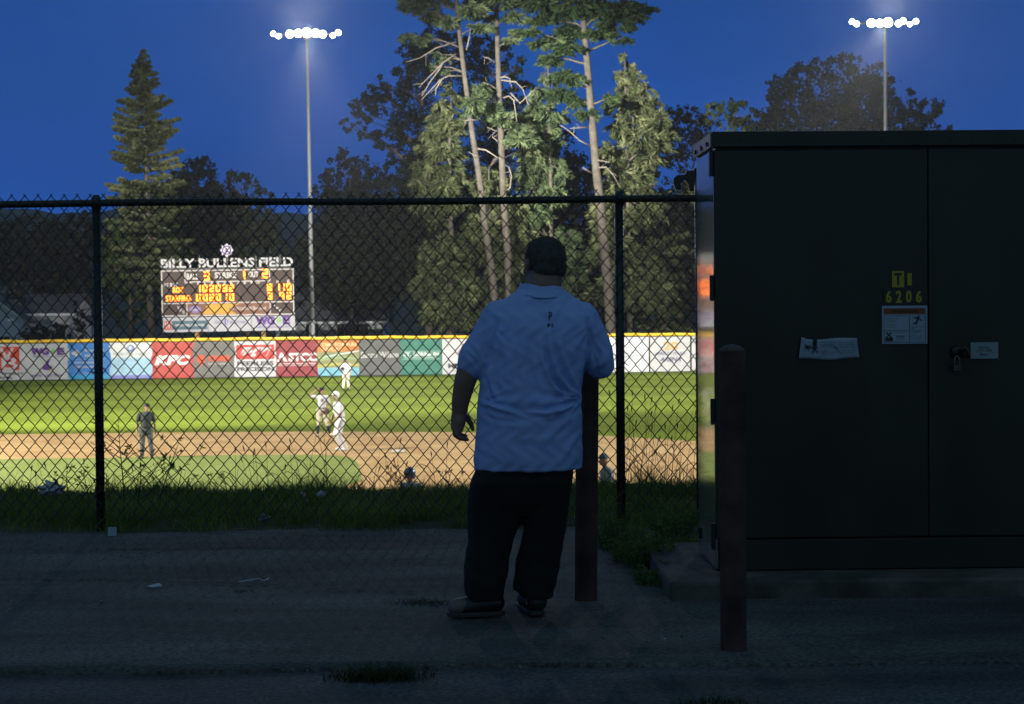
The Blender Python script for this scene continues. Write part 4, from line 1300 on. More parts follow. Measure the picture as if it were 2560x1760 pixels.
# ================================================================ NEAR CHAIN-LINK FENCE
FY = 11.95
ppf = F / FY
def fxz(px, py):
    p = at(px, py, FY); return p.x, p.z
rail_z = (at(0, 511, FY).z + at(1740, 496, FY).z) / 2
xl, xr = -5.6, 5.4
GZ = 0.0
fence = empty('chain_link_fence', (0, FY, 0), 'tall black chain-link fence crossing the view, with twisted wire tips above its top rail', 'fence')
DW, DH = 32.15 / ppf, 39.4 / ppf
rw = .0032
lev0 = .03
nlev = int((rail_z + .052 - lev0) / (DH / 2)) + 1
lev0 = rail_z + .050 - (nlev - 1) * DH / 2
nst = int((xr - xl) / (DW / 2))
x_ph = at(20, 505, FY).x % DW
Vv = []; Ff = []; ns = 6
ang = np.arange(ns) / ns * 2 * PI
ca, sa = np.cos(ang), np.sin(ang)
yb = FY - .026 - .006
vb = 0
for i in range(nst):
    xL = xl + x_ph + i * DW / 2
    path = []
    for k in range(nlev):
        right = ((k + i) % 2 == 0)
        z = lev0 + k * DH / 2
        x = xL + (DW / 2 if right else 0)
        inw = -1 if right else 1
        jx = .0012 * math.sin(i * 12.9 + k * 4.1) + .004 * math.sin(z * 1.9 + i * .03); jz = .0010 * math.sin(i * 7.3 + k * 9.7) + .003 * math.sin(i * .05)
        bow = .014 * math.sin(xL * 1.1 + 1) * math.sin(z * 1.4)
        s = -1 if right else 1
        if k == nlev - 1:
            # twisted tip: the wire carries on past its partner
            path += [(x + inw * .008 + jx, yb + bow + s * rw, z - .010 + jz), (x - inw * .001 + jx, yb + bow, z + .001 + jz), (x - inw * .009 + jx, yb + bow - s * rw, z + .013 + jz)]
        elif k == 0:
            path += [(x + jx, yb + bow, z + jz), (x + inw * .004 + jx, yb + bow - s * rw, z + .006 + jz)]
        else:
            path += [(x + inw * .0035 + jx, yb + bow + s * rw, z - .0065 + jz), (x + jx - inw * .0018, yb + bow + s * rw * .2, z + jz), (x + inw * .0035 + jx, yb + bow - s * rw, z + .0065 + jz)]
    P = np.array(path); n = len(P)
    T = np.gradient(P, axis=0); T /= np.linalg.norm(T, axis=1, keepdims=True)
    U = np.cross(T, np.array([0, 1., 0])); U /= np.linalg.norm(U, axis=1, keepdims=True); Wv = np.cross(T, U)
    R = P[:, None, :] + rw * (U[:, None, :] * ca[None, :, None] + Wv[:, None, :] * sa[None, :, None])
    Vv.append(R.reshape(-1, 3))
    a = (np.arange(n - 1) * ns)[:, None] + np.arange(ns)[None, :]
    b = (np.arange(n - 1) * ns)[:, None] + ((np.arange(ns) + 1) % ns)[None, :]
    Ff.append(np.stack([a, b, b + ns, a + ns], -1).reshape(-1, 4) + vb)
    vb += n * ns
link('wire_mesh', mesh_np(np.concatenate(Vv), np.concatenate(Ff), True), wire_mat, fence)
mb = MB(); mb.tube([(xl - .2 + i * .5, FY, rail_z + .004 * math.sin(i)) for i in range(24)], .024, 14); mb.build('top_rail', black_paint, fence, True)
for px in (243, 1549, 2853):
    x = at(px, 700, FY).x
    mb = MB(); mb.tube([(x, FY + .004, -.3), (x, FY + .004, rail_z - .02)], .0295, 16)
    mb.tube([(x, FY + .004, rail_z - .03), (x, FY + .004, rail_z + .02), (x, FY + .004, rail_z + .055)], [.034, .036, .02], 16)
    mb.build('post', black_paint, fence, True)
    for z in (.35, .72, 1.05, 1.42, 1.8):
        mb = MB()
        pts = [(x + .036 * math.cos(q), FY - .004 + .036 * math.sin(q), z + .02 * math.cos(q)) for q in np.linspace(-.4, PI + .4 + PI * .0, 9) + PI]
        mb.tube([(x - .055, FY - .036, z)] + pts + [(x + .055, FY - .036, z)], .003, 6); mb.build('tie_wire', wire_mat, fence, True)
for k in range(26):
    x = xl + .3 + k * .42
    mb = MB(); mb.tube([(x + .01 * math.cos(q), FY - .03 * math.sin(q), rail_z + .03 * math.cos(q)) for q in np.linspace(.6, 2 * PI - .9, 9)], .0028, 6)
    mb.build('tie_wire', wire_mat, fence, True)
# gate post with fork latch beside the cabinet
gx = at(1752, 460, FY + .12).x
gz1 = at(1745, 424, FY).z
gp = empty('gate_post', (gx, FY + .12, 0), 'black gate post with a fork latch beside the cabinet top corner', 'gate post')
mb = MB(); mb.tube([(gx, FY + .12, -.3), (gx, FY + .12, gz1 - .02)], .042, 18); mb.tube([(gx, FY + .12, gz1 - .02), (gx, FY + .12, gz1 + .012), (gx, FY + .12, gz1 + .03)], [.048, .05, .02], 18)
mb.build('post', black_paint, gp, True)
fk = [(1712, 436), (1692, 438), (1684, 446), (1684, 458), (1690, 474), (1701, 476), (1704, 468), (1701, 460), (1712, 449), (1722, 462), (1724, 478), (1736, 478), (1738, 426), (1718, 426)]
P = [at(a, b, FY + .03) for a, b in fk]
mb = MB(); n = len(P)
mb.add([(p.x, p.y, p.z) for p in P] + [(p.x, p.y + .045, p.z) for p in P], [tuple(range(n)), tuple(range(2 * n - 1, n - 1, -1))] + [(k, k + n, (k + 1) % n + n, (k + 1) % n) for k in range(n)])
bevel(mb.build('fork_latch', black_paint, gp), .004)

# ================================================================ CABINET
CY = 9.10
cl_ = at(1788, 1000, CY).x
cz0 = .10
cz1 = at(1788, 330, CY).z
cw = 2.75; cdp = .74
X0, X1, Y0, Y1 = cl_, cl_ + cw, CY, CY + cdp
# concrete pad
pc = gnd(1682, 1512, 0)
PX0 = pc.x; PY0 = 8.80; PX1 = X1 + .3; PY1 = Y1 + .42
conc = pm('concrete', (.045, .045, .04), .9, var=.3, scale=5, bump=.7, bscale=45, dist=.008, c2=(.08, .08, .072))
mb = MB(); mb.box((PX0, PY0, -.06), (PX1, PY1, .095))
pad = origin(mb.build('concrete_pad', conc), ((PX0 + PX1) / 2, (PY0 + PY1) / 2, 0))
bevel(pad, .018, 3); tag(pad, 'low chipped concrete pad under the big steel cabinet', 'pad')

cab_m = bpy.data.materials.new('cabinet_paint'); cab_m.use_nodes = True
n_ = cab_m.node_tree.nodes; l_ = cab_m.node_tree.links; b_ = n_['Principled BSDF']
b_.inputs['Base Color'].default_value = (.045, .055, .045, 1); b_.inputs['Roughness'].default_value = .2; b_.inputs['Specular IOR Level'].default_value = .3
b_.inputs['Coat Weight'].default_value = 0.0
t_ = n_.new('ShaderNodeTexCoord'); z_ = n_.new('ShaderNodeTexNoise'); z_.inputs['Scale'].default_value = 3; z_.inputs['Detail'].default_value = 8
mp_ = n_.new('ShaderNodeMapping'); mp_.inputs['Scale'].default_value = (1, 1, .35)
l_.new(t_.outputs['Object'], mp_.inputs[0]); l_.new(mp_.outputs[0], z_.inputs['Vector'])
r_ = n_.new('ShaderNodeValToRGB'); r_.color_ramp.elements[0].color = (.018, .020, .015, 1); r_.color_ramp.elements[1].color = (.030, .033, .025, 1)
r_.color_ramp.elements[0].position = .35; r_.color_ramp.elements[1].position = .7
l_.new(z_.outputs['Fac'], r_.inputs[0]); l_.new(r_.outputs[0], b_.inputs['Base Color'])
rr_ = n_.new('ShaderNodeMapRange'); rr_.inputs[3].default_value = .26; rr_.inputs[4].default_value = .42; l_.new(z_.outputs['Fac'], rr_.inputs[0]); l_.new(rr_.outputs[0], b_.inputs['Roughness'])
w_ = n_.new('ShaderNodeTexNoise'); w_.inputs['Scale'].default_value = 90; l_.new(mp_.outputs[0], w_.inputs['Vector'])
bp_ = n_.new('ShaderNodeBump'); bp_.inputs['Strength'].default_value = .12; bp_.inputs['Distance'].default_value = .001; l_.new(w_.outputs['Fac'], bp_.inputs['Height']); l_.new(bp_.outputs[0], b_.inputs['Normal'])
side_m = cab_m.copy(); side_m.name = 'cabinet_side_sheen'
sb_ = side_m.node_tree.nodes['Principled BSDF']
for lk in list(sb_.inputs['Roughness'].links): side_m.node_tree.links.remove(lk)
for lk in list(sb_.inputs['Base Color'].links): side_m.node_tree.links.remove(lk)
sb_.inputs['Base Color'].default_value = (.50, .48, .45, 1); sb_.inputs['Metallic'].default_value = .8  # pale metallic base put in to brighten this side's reflections
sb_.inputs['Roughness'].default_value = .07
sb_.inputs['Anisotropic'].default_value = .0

cab = empty('utility_cabinet', ((X0 + X1) / 2, (Y0 + Y1) / 2, cz0), 'huge dark green steel utility cabinet numbered T1 6206 on a concrete pad', 'utility cabinet')
mb = MB(); mb.box((X0 + .02, Y0 + .03, cz0 + .16), (X1 - .02, Y1 - .02, cz1 - .07)); mb.build('body', cab_m, cab)
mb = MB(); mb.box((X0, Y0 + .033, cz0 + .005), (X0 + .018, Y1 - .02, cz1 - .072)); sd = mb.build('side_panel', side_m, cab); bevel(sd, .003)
mb = MB(); mb.box((X0 + .02, Y0 + .012, cz0), (X1, Y0 + .028, cz0 + .155)); mb.box((X0 + .02, Y0 + .03, cz0), (X1 - .02, Y1 - .022, cz0 + .157)); bevel(mb.build('base_skirt', cab_m, cab), .003)
seam = at(2322, 900, CY).x
for a, b in ((X0, seam - .002), (seam + .002, X1)):
    mb = MB(); mb.box((a, Y0 + .006, cz0 + .163), (b, Y0 + .028, cz1 - .088)); d_ = mb.build('door', cab_m, cab); bevel(d_, .006, 3)
mb = MB()
mb.box((X0 - .012, Y0 - .022, cz1 - .078), (X1 + .012, Y0 - .004, cz1)); mb.box((X0 - .012, Y0 - .002, cz1 - .068), (X1 + .012, Y1 + .01, cz1 - .002))
bevel(mb.build('roof_cap', cab_m, cab), .004, 2)
mb = MB(); mb.box((X0 - .016, Y0 + .01, cz1 - .075), (X0 - .0125, Y1, cz1 - .004)); rl = mb.build('roof_side_flange', flat('flange_grey', (.16, .17, .17), .45), cab)
for f in (.18, .5, .82):
    mb = MB(); y = Y0 + (Y1 - Y0) * f; mb.tube([(X0 - .0165, y, cz1 - .05), (X0 - .024, y, cz1 - .05)], .012, 6); mb.build('bolt', dark_metal, rl)
for px in (1852, 2028, 2208, 2380, 2540):
    mb = MB(); p = at(px, 347, CY - .03); mb.tube([(p.x, Y0 - .0225, p.z), (p.x, Y0 - .027, p.z)], .008, 8); mb.build('bolt', dark_metal, cab)
for py in (408, 720, 1029, 1341):
    z = at(1788, py, CY).z
    mb = MB(); mb.box((X0 - .016, Y0 + .002, z - .062), (X0 - .0015, Y0 + .075, z + .062)); mb.tube([(X0 - .014, Y0 - .004, z - .066), (X0 - .014, Y0 - .004, z + .066)], .010, 10)
    bevel(mb.build('hinge', flat('hinge_black', (.008, .008, .008), .5), cab), .002)
mb = MB(); p = at(1748, 1340, CY + .5); mb.box((X0 - .010, Y1 - .12, p.z - .03), (X0 - .002, Y1 - .08, p.z + .03)); mb.build('ground_lug', flat('hinge_black', (0, 0, 0)), cab)


def on_door(px, py): 
    p = at(px, py, Y0); return p.x, p.z


def plate(name, a, b, mats, draw, y=-.0022, parent=cab, label=None, th=.0014):
    x0, z1_ = on_door(*a); x1, z0_ = on_door(*b)
    mb = MB(); mb.box((x0, Y0 + y - th, z0_), (x1, Y0 + y, z1_))
    o = mb.build(name, mats, parent)
    if label: o['label'] = label
    g = {}
    draw(g, (x0 + x1) / 2, (z0_ + z1_) / 2, x1 - x0, z1_ - z0_, Y0 + y - th - .0015)
    for k, (m, gm) in g.items(): gm.build(k, m, o)
    return o


yel = flat('number_yellow', (.34, .27, .01), .5); nblk = flat('number_black', (.012, .016, .012), .5)
lbl = flat('label_white', (.26, .33, .42), .5); lblk = flat('label_ink', (.05, .07, .10), .5)


def num(ch, m):
    def d(g, cx, cz, w, h, y):
        q = MB(); letters(q, ch, cx, cz, w * (.42 if ch == '1' else .6), h * .76, y, .035 if ch != '1' else .02); g['numeral'] = (m, q)
    return d


plate('number_plate', (2229.5, 677.5), (2260, 718.5), yel, num('T', nblk), label='yellow plate with a black letter T')
plate('number_plate', (2260.7, 677.5), (2286, 718.5), nblk, num('1', yel), label='black plate with a yellow 1')
for k, ch in enumerate('6206'):
    plate('number_plate', (2209 + 25 * k, 721.5), (2233.6 + 25 * k, 761.5), nblk, num(ch, yel), label='black plate with a yellow ' + ch)


def warn(g, cx, cz, w, h, y):
    q = MB(); q.box((cx - .46 * w, y - .0006, cz + .28 * h), (cx + .46 * w, y, cz + .43 * h)); g['warning_band'] = (flat('label_orange', (.16, .05, .012)), q)
    k = MB()
    def L(x0, z0, x1, z1): k.box((cx + x0 * w, y - .0006, cz + z0 * h), (cx + x1 * w, y - .0001, cz + z1 * h))
    L(-.46, -.46, -.45, .28); L(.45, -.46, .46, .28); L(-.449, -.46, .449, -.45); L(.10, -.449, .11, .27); L(-.449, -.15, .099, -.14)
    for s, x, z, ww, hh in [('Underground High Voltage Equipment', -.18, .24, .5, .022), ('The shade tree you plant today', -.28, .17, .26, .02), ('may be in the way of', -.3, .13, .22, .018), ('someone tomorrow.', -.29, .09, .24, .018),
                            ('Leave ten feet clear', -.3, .02, .2, .016), ('at the doors and three', -.3, -.02, .2, .016), ('feet on the other sides', -.3, -.06, .2, .016),
                            ('Hazardous voltage', .28, -.06, .28, .03), ('inside.', .18, -.10, .08, .022), ('Can shock, burn,', .26, -.15, .24, .026), ('or cause death.', .25, -.19, .22, .026),
                            ('Keep out.', .2, -.26, .14, .018), ('If open or unlocked', .26, -.30, .26, .018), ('call your electric', .25, -.34, .24, .018), ('utility immediately.', .26, -.38, .26, .018),
                            ('Call before you dig', -.1, -.19, .26, .022), ('STOP', -.1, -.31, .18, .06), ('before you plant', -.1, -.38, .2, .018)]:
        letters(k, s, cx + x * w, cz + z * h, ww * w, hh * h, y - .0008, .02)
    g['label_print'] = (lblk, k)
    t = MB(); letters(t, 'WARNING', cx, cz + .355 * h, .6 * w, .09 * h, y - .0016, .03); g['warning_word'] = (nblk, t)
    f = MB()
    def st(a, b, r=.012):
        p0 = Vector((cx + a[0] * w, y - .0008, cz + a[1] * h)); p1 = Vector((cx + b[0] * w, y - .0008, cz + b[1] * h)); d = (p1 - p0).normalized(); n = Vector((-d.z, 0, d.x)) * r * w
        f.add([p0 - n, p1 - n, p1 + n, p0 + n], [(0, 1, 2, 3)])
    st((.30, .19), (.27, .08), .02); st((.27, .08), (.18, .01)); st((.27, .08), (.25, -.01)); st((.30, .18), (.38, .10)); st((.30, .17), (.2, .19)); disc(f, cx + .31 * w, cz + .22 * h, .022 * w, y - .0012, 12)
    f.box((cx - .43 * w, y - .0006, cz - .43 * h), (cx - .26 * w, y - .0001, cz - .33 * h)); st((-.41, -.33), (-.29, -.19)); st((-.29, -.33), (-.41, -.19))
    g['pictogram'] = (nblk, f)


plate('warning_label', (2204.5, 764.5), (2318, 859), lbl, warn)
def inst(g, cx, cz, w, h, y):
    q = MB(); letters(q, 'INSTALL', cx, cz + .18 * h, .40 * w, .13 * h, y, .02); letters(q, 'LOCK HERE', cx, cz + .0 * h, .56 * w, .13 * h, y, .02)
    q.box((cx - .1 * w, y - .0006, cz - .28 * h), (cx + .16 * w, y, cz - .21 * h)); q.add([(cx - .1 * w, y, cz - .34 * h), (cx - .1 * w, y, cz - .15 * h), (cx - .19 * w, y, cz - .245 * h)], [(0, 1, 2)])
    g['label_print'] = (lblk, q)
plate('lock_label', (2426, 856), (2495, 896), flat('label_pale', (.18, .26, .28), .5), inst)
# torn, curling label
x0, zt = on_door(2002, 845); x1, zb_ = on_door(2140, 895)
cx, cz = (x0 + x1) / 2, (zt + zb_) / 2; w, h = x1 - x0, zt - zb_
N1, N2 = 28, 8; V = []; Fs = []
for j in range(N2 + 1):
    for i in range(N1 + 1):
        u = i / N1; v = j / N2
        flare = (1 - v) * .055
        x = x0 + u * w + (u - .5) * flare * 2 * w * .9
        top = zt - .04 * h * math.sin(u * 7) - (.10 * h if .22 < u < .27 else 0) + .05 * h * (u < .05) - .06 * h * math.sin(u * PI)
        bot = zb_ - .05 * h * math.sin(u * PI) + .03 * h * math.sin(u * 9)
        z = bot + (top - bot) * v
        y = Y0 - .003 - .003 * abs(math.sin(u * 9 + v * 2)) - .012 * max(0, (.08 - u)) / .08 - .012 * max(0, u - .92) / .08 - .004 * v * abs(math.sin(u * 5))
        V.append((x, y, z))
for j in range(N2):
    for i in range(N1):
        if j >= 4 and 6 <= i <= 7: continue
        a = j * (N1 + 1) + i; Fs.append((a, a + 1, a + N1 + 2, a + N1 + 1))
o = link('torn_label', mesh(V, Fs, True), lbl, cab); o['label'] = 'torn white label curling off the door'
sm = o.modifiers.new('s', 'SOLIDIFY'); sm.thickness = .0012; sm.offset = 1
k = MB()
def st2(a, b, r=.006):
    p0 = Vector((cx + a[0] * w, Y0 - .0125, cz + a[1] * h)); p1 = Vector((cx + b[0] * w, Y0 - .0125, cz + b[1] * h)); d = (p1 - p0).normalized(); n = Vector((-d.z, 0, d.x)) * r
    k.add([p0 - n, p1 - n, p1 + n, p0 + n], [(0, 1, 2, 3)])
for a, b in [((-.42, .2), (-.36, -.1)), ((-.44, -.05), (-.34, .15)), ((-.44, .1), (-.34, 0)), ((-.24, .1), (-.30, -.25)), ((-.30, .1), (-.2, .0)), ((-.27, -.05), (-.2, -.2)), ((-.36, .05), (-.26, .02))]: st2(a, b, .0035)
k.add([(cx + a * w, Y0 - .0125, cz + b * h) for a, b in ((.06, .12), (.13, .06), (.22, -.28), (.14, -.05))], [(0, 3, 2, 1)])
for (s, x, z, ww) in [('Hazardous voltage inside', .0, .28, .26), ('can cause serious', -.02, .16, .22), ('injury or death', -.04, .06, .18), ('Keep away', -.08, -.12, .1), ('Call your utility', 0, -.2, .26), ('if door is open', -.02, -.3, .22),
                      ('Peligro alto voltaje', .3, .25, .26), ('dentro del gabinete', .32, .14, .28), ('puede causar la muerte', .34, .03, .3), ('No se acerque', .36, -.12, .24), ('Llame a la compania', .32, -.24, .26)]:
    letters(k, s, cx + x * w, cz + z * h, ww * w, .055 * h, Y0 - .0128, .02)
k.build('label_print', lblk, o)

# handle and padlock
hx, hz = on_door(2392, 880)
mb = MB(); mb.tube([(hx, Y0 - .004, hz), (hx, Y0 - .03, hz)], [.036, .03], 20); mb.tube([(hx, Y0 - .034, hz + .0), (hx + .035, Y0 - .05, hz + .025), (hx + .045, Y0 - .05, hz - .01), (hx + .05, Y0 - .045, hz - .03)], [.012, .012, .011, .009], 10)
hd = mb.build('door_handle', dark_metal, cab, True)
px_, pz_ = on_door(2386, 912)
pl = empty('padlock', (px_, Y0 - .05, pz_), 'small steel padlock hanging from the cabinet door handle', 'padlock')
mb = MB(); mb.tube([(px_ - .012, Y0 - .05, pz_), (px_ - .012, Y0 - .05, pz_ + .03), (px_ - .007, Y0 - .05, pz_ + .042), (px_, Y0 - .05, pz_ + .046), (px_ + .007, Y0 - .05, pz_ + .042), (px_ + .012, Y0 - .05, pz_ + .03), (px_ + .012, Y0 - .05, pz_)], .0035, 8)
mb.build('shackle', flat('chrome', (.12, .12, .14), .25), pl, True)
mb = MB(); mb.box((px_ - .02, Y0 - .06, pz_ - .034), (px_ + .02, Y0 - .04, pz_)); bevel(mb.build('lock_body', flat('lock_steel', (.03, .03, .035), .35), pl), .004)
# scuff mark: a bracket lip beside bollard top
# ================================================================ BOLLARDS
def rust_material(name):
    m = pm(name, (.030, .015, .011), .85, var=.5, scale=7, bump=.5, bscale=35, dist=.004, c2=(.05, .027, .021), detail=8)
    return m


def bollard(px_b, py_b, px_t, top_z, r, label):
    b = gnd(px_b, py_b, 0); t = at(px_t, 900, b.y)
    tx = t.x
    e = empty('bollard', b, label, 'bollard', 'rusty steel bollards guarding the cabinet')
    lx = (tx - b.x) * .8
    mb = MB(); P = [Vector((b.x + lx * f, b.y, -.25 + (top_z + .25) * f)) for f in np.linspace(0, 1, 14)]
    mb.tube(P, r, 28, cap=False)
    p = P[-1]
    mb.build('pipe', rust_material('rusty_pipe'), e, True)
    mb = MB(); V = []
    q = [Vector(p), p + Vector((0, 0, .012)), p + Vector((0, 0, .026)), p + Vector((0, 0, .034))]
    mb.tube(q, [r * 1.0, r * .93, r * .6, r * .05], 28); mb.build('domed_cap', pm('cap_concrete', (.06, .055, .05), .8, var=.2, scale=20), e, True)
    return e


bollard(1463, 1497, 1472, 1.235, .056, 'rust brown steel bollard the man in blue leans on')
bollard(1834, 1622, 1830, 1.255, .0555, 'rust brown steel bollard standing in front of the cabinet')

# ================================================================ GRASS, WEEDS, LITTER
blade_m = leaf_mat('grass_blade', (.09, .15, .025), (.30, .43, .08), 1.5, .5)
dry_m = leaf_mat('dry_blade', (.10, .085, .03), (.22, .19, .08), 1.5)
weed_m = leaf_mat('weed_leaf', (.09, .16, .04), (.22, .36, .09), 3, .5)


def blades(px, py, pz, h, w, lean, n3=4):
    n = len(px)
    az = rng.uniform(0, 2 * PI, n)
    dx, dy = np.cos(az), np.sin(az)
    wz = rng.uniform(0, 2 * PI, n); wx, wy = np.cos(wz), np.sin(wz)
    V = np.empty((n, n3 * 2, 3), np.float32)
    for k in range(n3):
        t = k / (n3 - 1)
        bx = px + dx * lean * h * t ** 2; by = py + dy * lean * h * t ** 2
        bz = pz + h * (t - .35 * np.minimum(lean, 1.2) * t ** 2.2)
        ww = w * (1 - t * .92)
        V[:, 2 * k, 0] = bx - wx * ww; V[:, 2 * k, 1] = by - wy * ww; V[:, 2 * k, 2] = bz
        V[:, 2 * k + 1, 0] = bx + wx * ww; V[:, 2 * k + 1, 1] = by + wy * ww; V[:, 2 * k + 1, 2] = bz
    base = (np.arange(n) * n3 * 2)[:, None]
    Q = np.concatenate([base + np.array([[2 * k, 2 * k + 1, 2 * k + 3, 2 * k + 2]]) for k in range(n3 - 1)], 0)
    me = mesh_np(V.reshape(-1, 3), Q)
    a = me.attributes.new('tint', 'FLOAT', 'POINT'); a.data.foreach_set('value', np.repeat(rng.uniform(0, .5, n), n3 * 2).astype(np.float32))
    return me


def scatter(n, x0, x1, y0, y1, dens):
    X = rng.uniform(x0, x1, n); Y = rng.uniform(y0, y1, n)
    k = rng.uniform(0, 1, n) < dens(X, Y)
    return X[k], Y[k]


def patch(x, y, s=1.7):
    return .5 + .25 * np.sin(x * s + 1.7 * np.sin(y * s * 1.2)) + .25 * np.sin(x * s * 2.3 + y * 1.9 + 2)


def front_edge(x): return 11.75 + edge_noise(x, .14, 2.1)
in_cab = lambda x, y: (x > PX0 - .02) & (x < PX1) & (y < PY1)
# short turf of the bank up to the crest and over it
x, y = scatter(150000, -6.5, 7.5, 11.6, 16.5, lambda x, y: np.clip((y - front_edge(x)) * 1.6, 0, 1) * np.where(in_cab(x, y), 0, 1) * (.45 + .55 * patch(x, y)))
h = (.05 + .10 * patch(x, y, 2.6)) * rng.uniform(.5, 1.4, len(x)); h = h * np.where(y > 13.4, .75, 1.0)
tag(link('grass', blades(x, y, ground_z(x, y) - .01, h, .0032, rng.uniform(.1, 1.0, len(x))), blade_m), kind='stuff')
# taller unmown tufts at the fence and the crest
cx_, cy_ = scatter(420, -6, 6.5, 11.75, 14.4, lambda x, y: (.25 + .75 * patch(x, y, 3.1)) * np.where(in_cab(x, y), 0, 1) * np.where(np.abs(y - 12.2) < .6, 1., .38))
m_ = 70
x = np.repeat(cx_, m_) + rng.normal(size=len(cx_) * m_) * .07; y = np.repeat(cy_, m_) + rng.normal(size=len(cx_) * m_) * .06
h = np.repeat(rng.uniform(.12, .30, len(cx_)), m_) * rng.uniform(.4, 1.15, len(x))
tag(link('tufted_grass', blades(x, y, ground_z(x, y) - .01, h, .0030, rng.uniform(.2, 1.5, len(x)), 5), blade_m), kind='stuff')
x, y = scatter(5200, -6, 6, 11.7, 14.6, lambda x, y: .6 * patch(x, y, 1.3) * np.where(in_cab(x, y), 0, 1))
tag(link('dry_grass', blades(x, y, ground_z(x, y), rng.uniform(.06, .30, len(x)), .0022, rng.uniform(.4, 1.8, len(x)), 5), dry_m), kind='stuff')
# crest tufts breaking the skyline of the bank
for k, (px, n, hh) in enumerate([(700, 60, .16), (790, 170, .22), (860, 60, .15), (330, 50, .13), (1000, 60, .13), (480, 60, .12), (1090, 80, .17), (120, 40, .12), (1600, 150, .24), (1680, 120, .22), (1500, 60, .15)]):
    c = at(px, 1170, 13.7)
    x = c.x + rng.normal(size=n) * (.10 if n < 100 else .22); y = 13.7 + rng.normal(size=n) * .15
    me = blades(x, y, ground_z(x, y) - .01, hh * rng.uniform(.4, 1.3, n), .0030, rng.uniform(.1, .9, n), 5)
    place = ['behind the fence below the scoreboard pole', 'largest below the two players', 'left of the man in blue', 'right of the left fence post', 'near the helmet', 'between umpire and players', 'touching the left edge of the man in blue', 'at the far left', 'tallest of those right of the right fence post', 'beside the cabinet edge', 'between bollard and right fence post'][k]
    o = origin(link('grass_tuft', me, blade_m), (c.x, 13.7, 0)); tag(o, 'green grass tuft on the bank crest, ' + place, 'grass tuft', 'grass tufts on the bank crest')

# seeded stalks standing up against the field
def stalks(label, px0, px1, Y, n, h0, h1):
    mb = MB(); c = at((px0 + px1) / 2, 1170, Y)
    for i in range(n):
        p = at(random.uniform(px0, px1), 1170, Y + random.uniform(-.3, .3)); z = float(ground_z(p.x, p.y))
        h = random.uniform(h0, h1); ax = random.uniform(-.22, .22); ay = random.uniform(-.1, .1)
        P = [Vector((p.x + ax * h * (t ** 1.7), p.y + ay * h * t, z + h * t)) for t in np.linspace(0, 1, 7)]
        mb.tube(P, [.0022 - .0014 * t for t in np.linspace(0, 1, 7)], 5)
        if random.random() < .7:
            d = (P[-1] - P[-2]).normalized()
            mb.tube([P[-1] - d * .02, P[-1] + d * .012, P[-1] + d * .03], [.0025, .0055, .001], 6)
        if random.random() < .6:
            q = P[random.choice([2, 3])]; s = random.choice([-1, 1])
            mb.tube([q, q + Vector((s * .05, 0, .07)), q + Vector((s * .10, 0, .09)), q + Vector((s * .15, 0, .06))], [.003, .0028, .002, .0006], 4)
    o = origin(mb.build('grass_stalks', flat('stalk', (.045, .05, .02), .8), None, True), (c.x, Y, 0))
    return tag(o, label, 'grass stalks', 'tall seeded grass stalks along the fence')


stalks('dense stand of tall seeded stalks just right of the right fence post', 1562, 1650, 13.0, 16, .45, .85)
stalks('tall seeded stalks close beside the cabinet side', 1655, 1738, 13.2, 12, .35, .8)
stalks('thin seeded stalks left of the baserunner', 560, 760, 13.4, 12, .25, .5)
stalks('thin seeded stalks left of the man in blue', 930, 1130, 13.5, 12, .18, .42)
stalks('very tall lone stalks below the two players', 740, 860, 13.2, 4, .6, .85)
stalks('short scattered stalks at the far left of the fence', 30, 230, 13.3, 9, .15, .35)
stalks('scattered stalks below the umpire', 300, 540, 13.4, 12, .15, .36)


def weed(label, px, pyb, Y, h, nb, spread, leafy=1.0, leaf_len=.045, thin=False, lean=0.):
    c = at(px, pyb, Y); z = float(ground_z(c.x, Y)) if Y > 11.6 else 0.0
    e = empty('weed', (c.x, Y, z), label, 'weed', 'leafy weeds along the fence')
    mb = MB(); C, U, Wd, T = [], [], [], []
    P = [Vector((c.x + lean * h * t + .02 * math.sin(3 * t + px), Y + .03 * t, z + h * t)) for t in np.linspace(0, 1, 8)]
    mb.tube(P, [.006 * (1 - .75 * t) for t in np.linspace(0, 1, 8)], 6)
    tips = [P[-1]]
    for i in range(nb):
        t = .06 + .9 * (i + .5) / nb; k = t * 7; a = P[int(k)].lerp(P[min(int(k) + 1, 7)], k - int(k))
        s = random.choice([-1, 1]); L = spread * h * (1.15 - t) * random.uniform(.6, 1.3); ya = random.uniform(-1, 1)
        b = a + Vector((s * L * .6, ya * L * .6, L * .5)); d = b + Vector((s * L * .45, ya * L * .3, L * (.55 if not thin else .2)))
        mb.tube([a, b, d], [.0032, .0024, .001], 5); tips.append(d)
        for q in range(int(5 * leafy) + 1):
            f = random.uniform(.25, 1.0); pp = a.lerp(b, f * 2) if f < .5 else b.lerp(d, f * 2 - 1)
            dv = Vector((random.uniform(-1, 1), random.uniform(-1, 1), random.uniform(-.2, .9))).normalized(); w = dv.cross(Vector(rdir(1)[0])).normalized()
            s_ = leaf_len * .62 * random.uniform(.5, 1.2)
            C.append(pp + dv * s_); U.append(w * s_ * .32); Wd.append(dv * s_); T.append(random.uniform(0, .5))
    for p in tips:
        for q in range(int(7 * leafy) + 1):
            dv = Vector((random.uniform(-1, 1), random.uniform(-1, 1), random.uniform(-.5, .8))).normalized(); w = dv.cross(Vector(rdir(1)[0])).normalized(); s_ = leaf_len * .62 * random.uniform(.5, 1.1)
            C.append(p + dv * s_ * .9); U.append(w * s_ * .34); Wd.append(dv * s_); T.append(random.uniform(0, .5))
    mb.build('stem', flat('weed_stem', (.03, .04, .015), .8), e, True)
    link('leaves', quads(np.array(C, float), np.array(U, float), np.array(Wd, float), np.array(T, float)), weed_m, e)
    return e


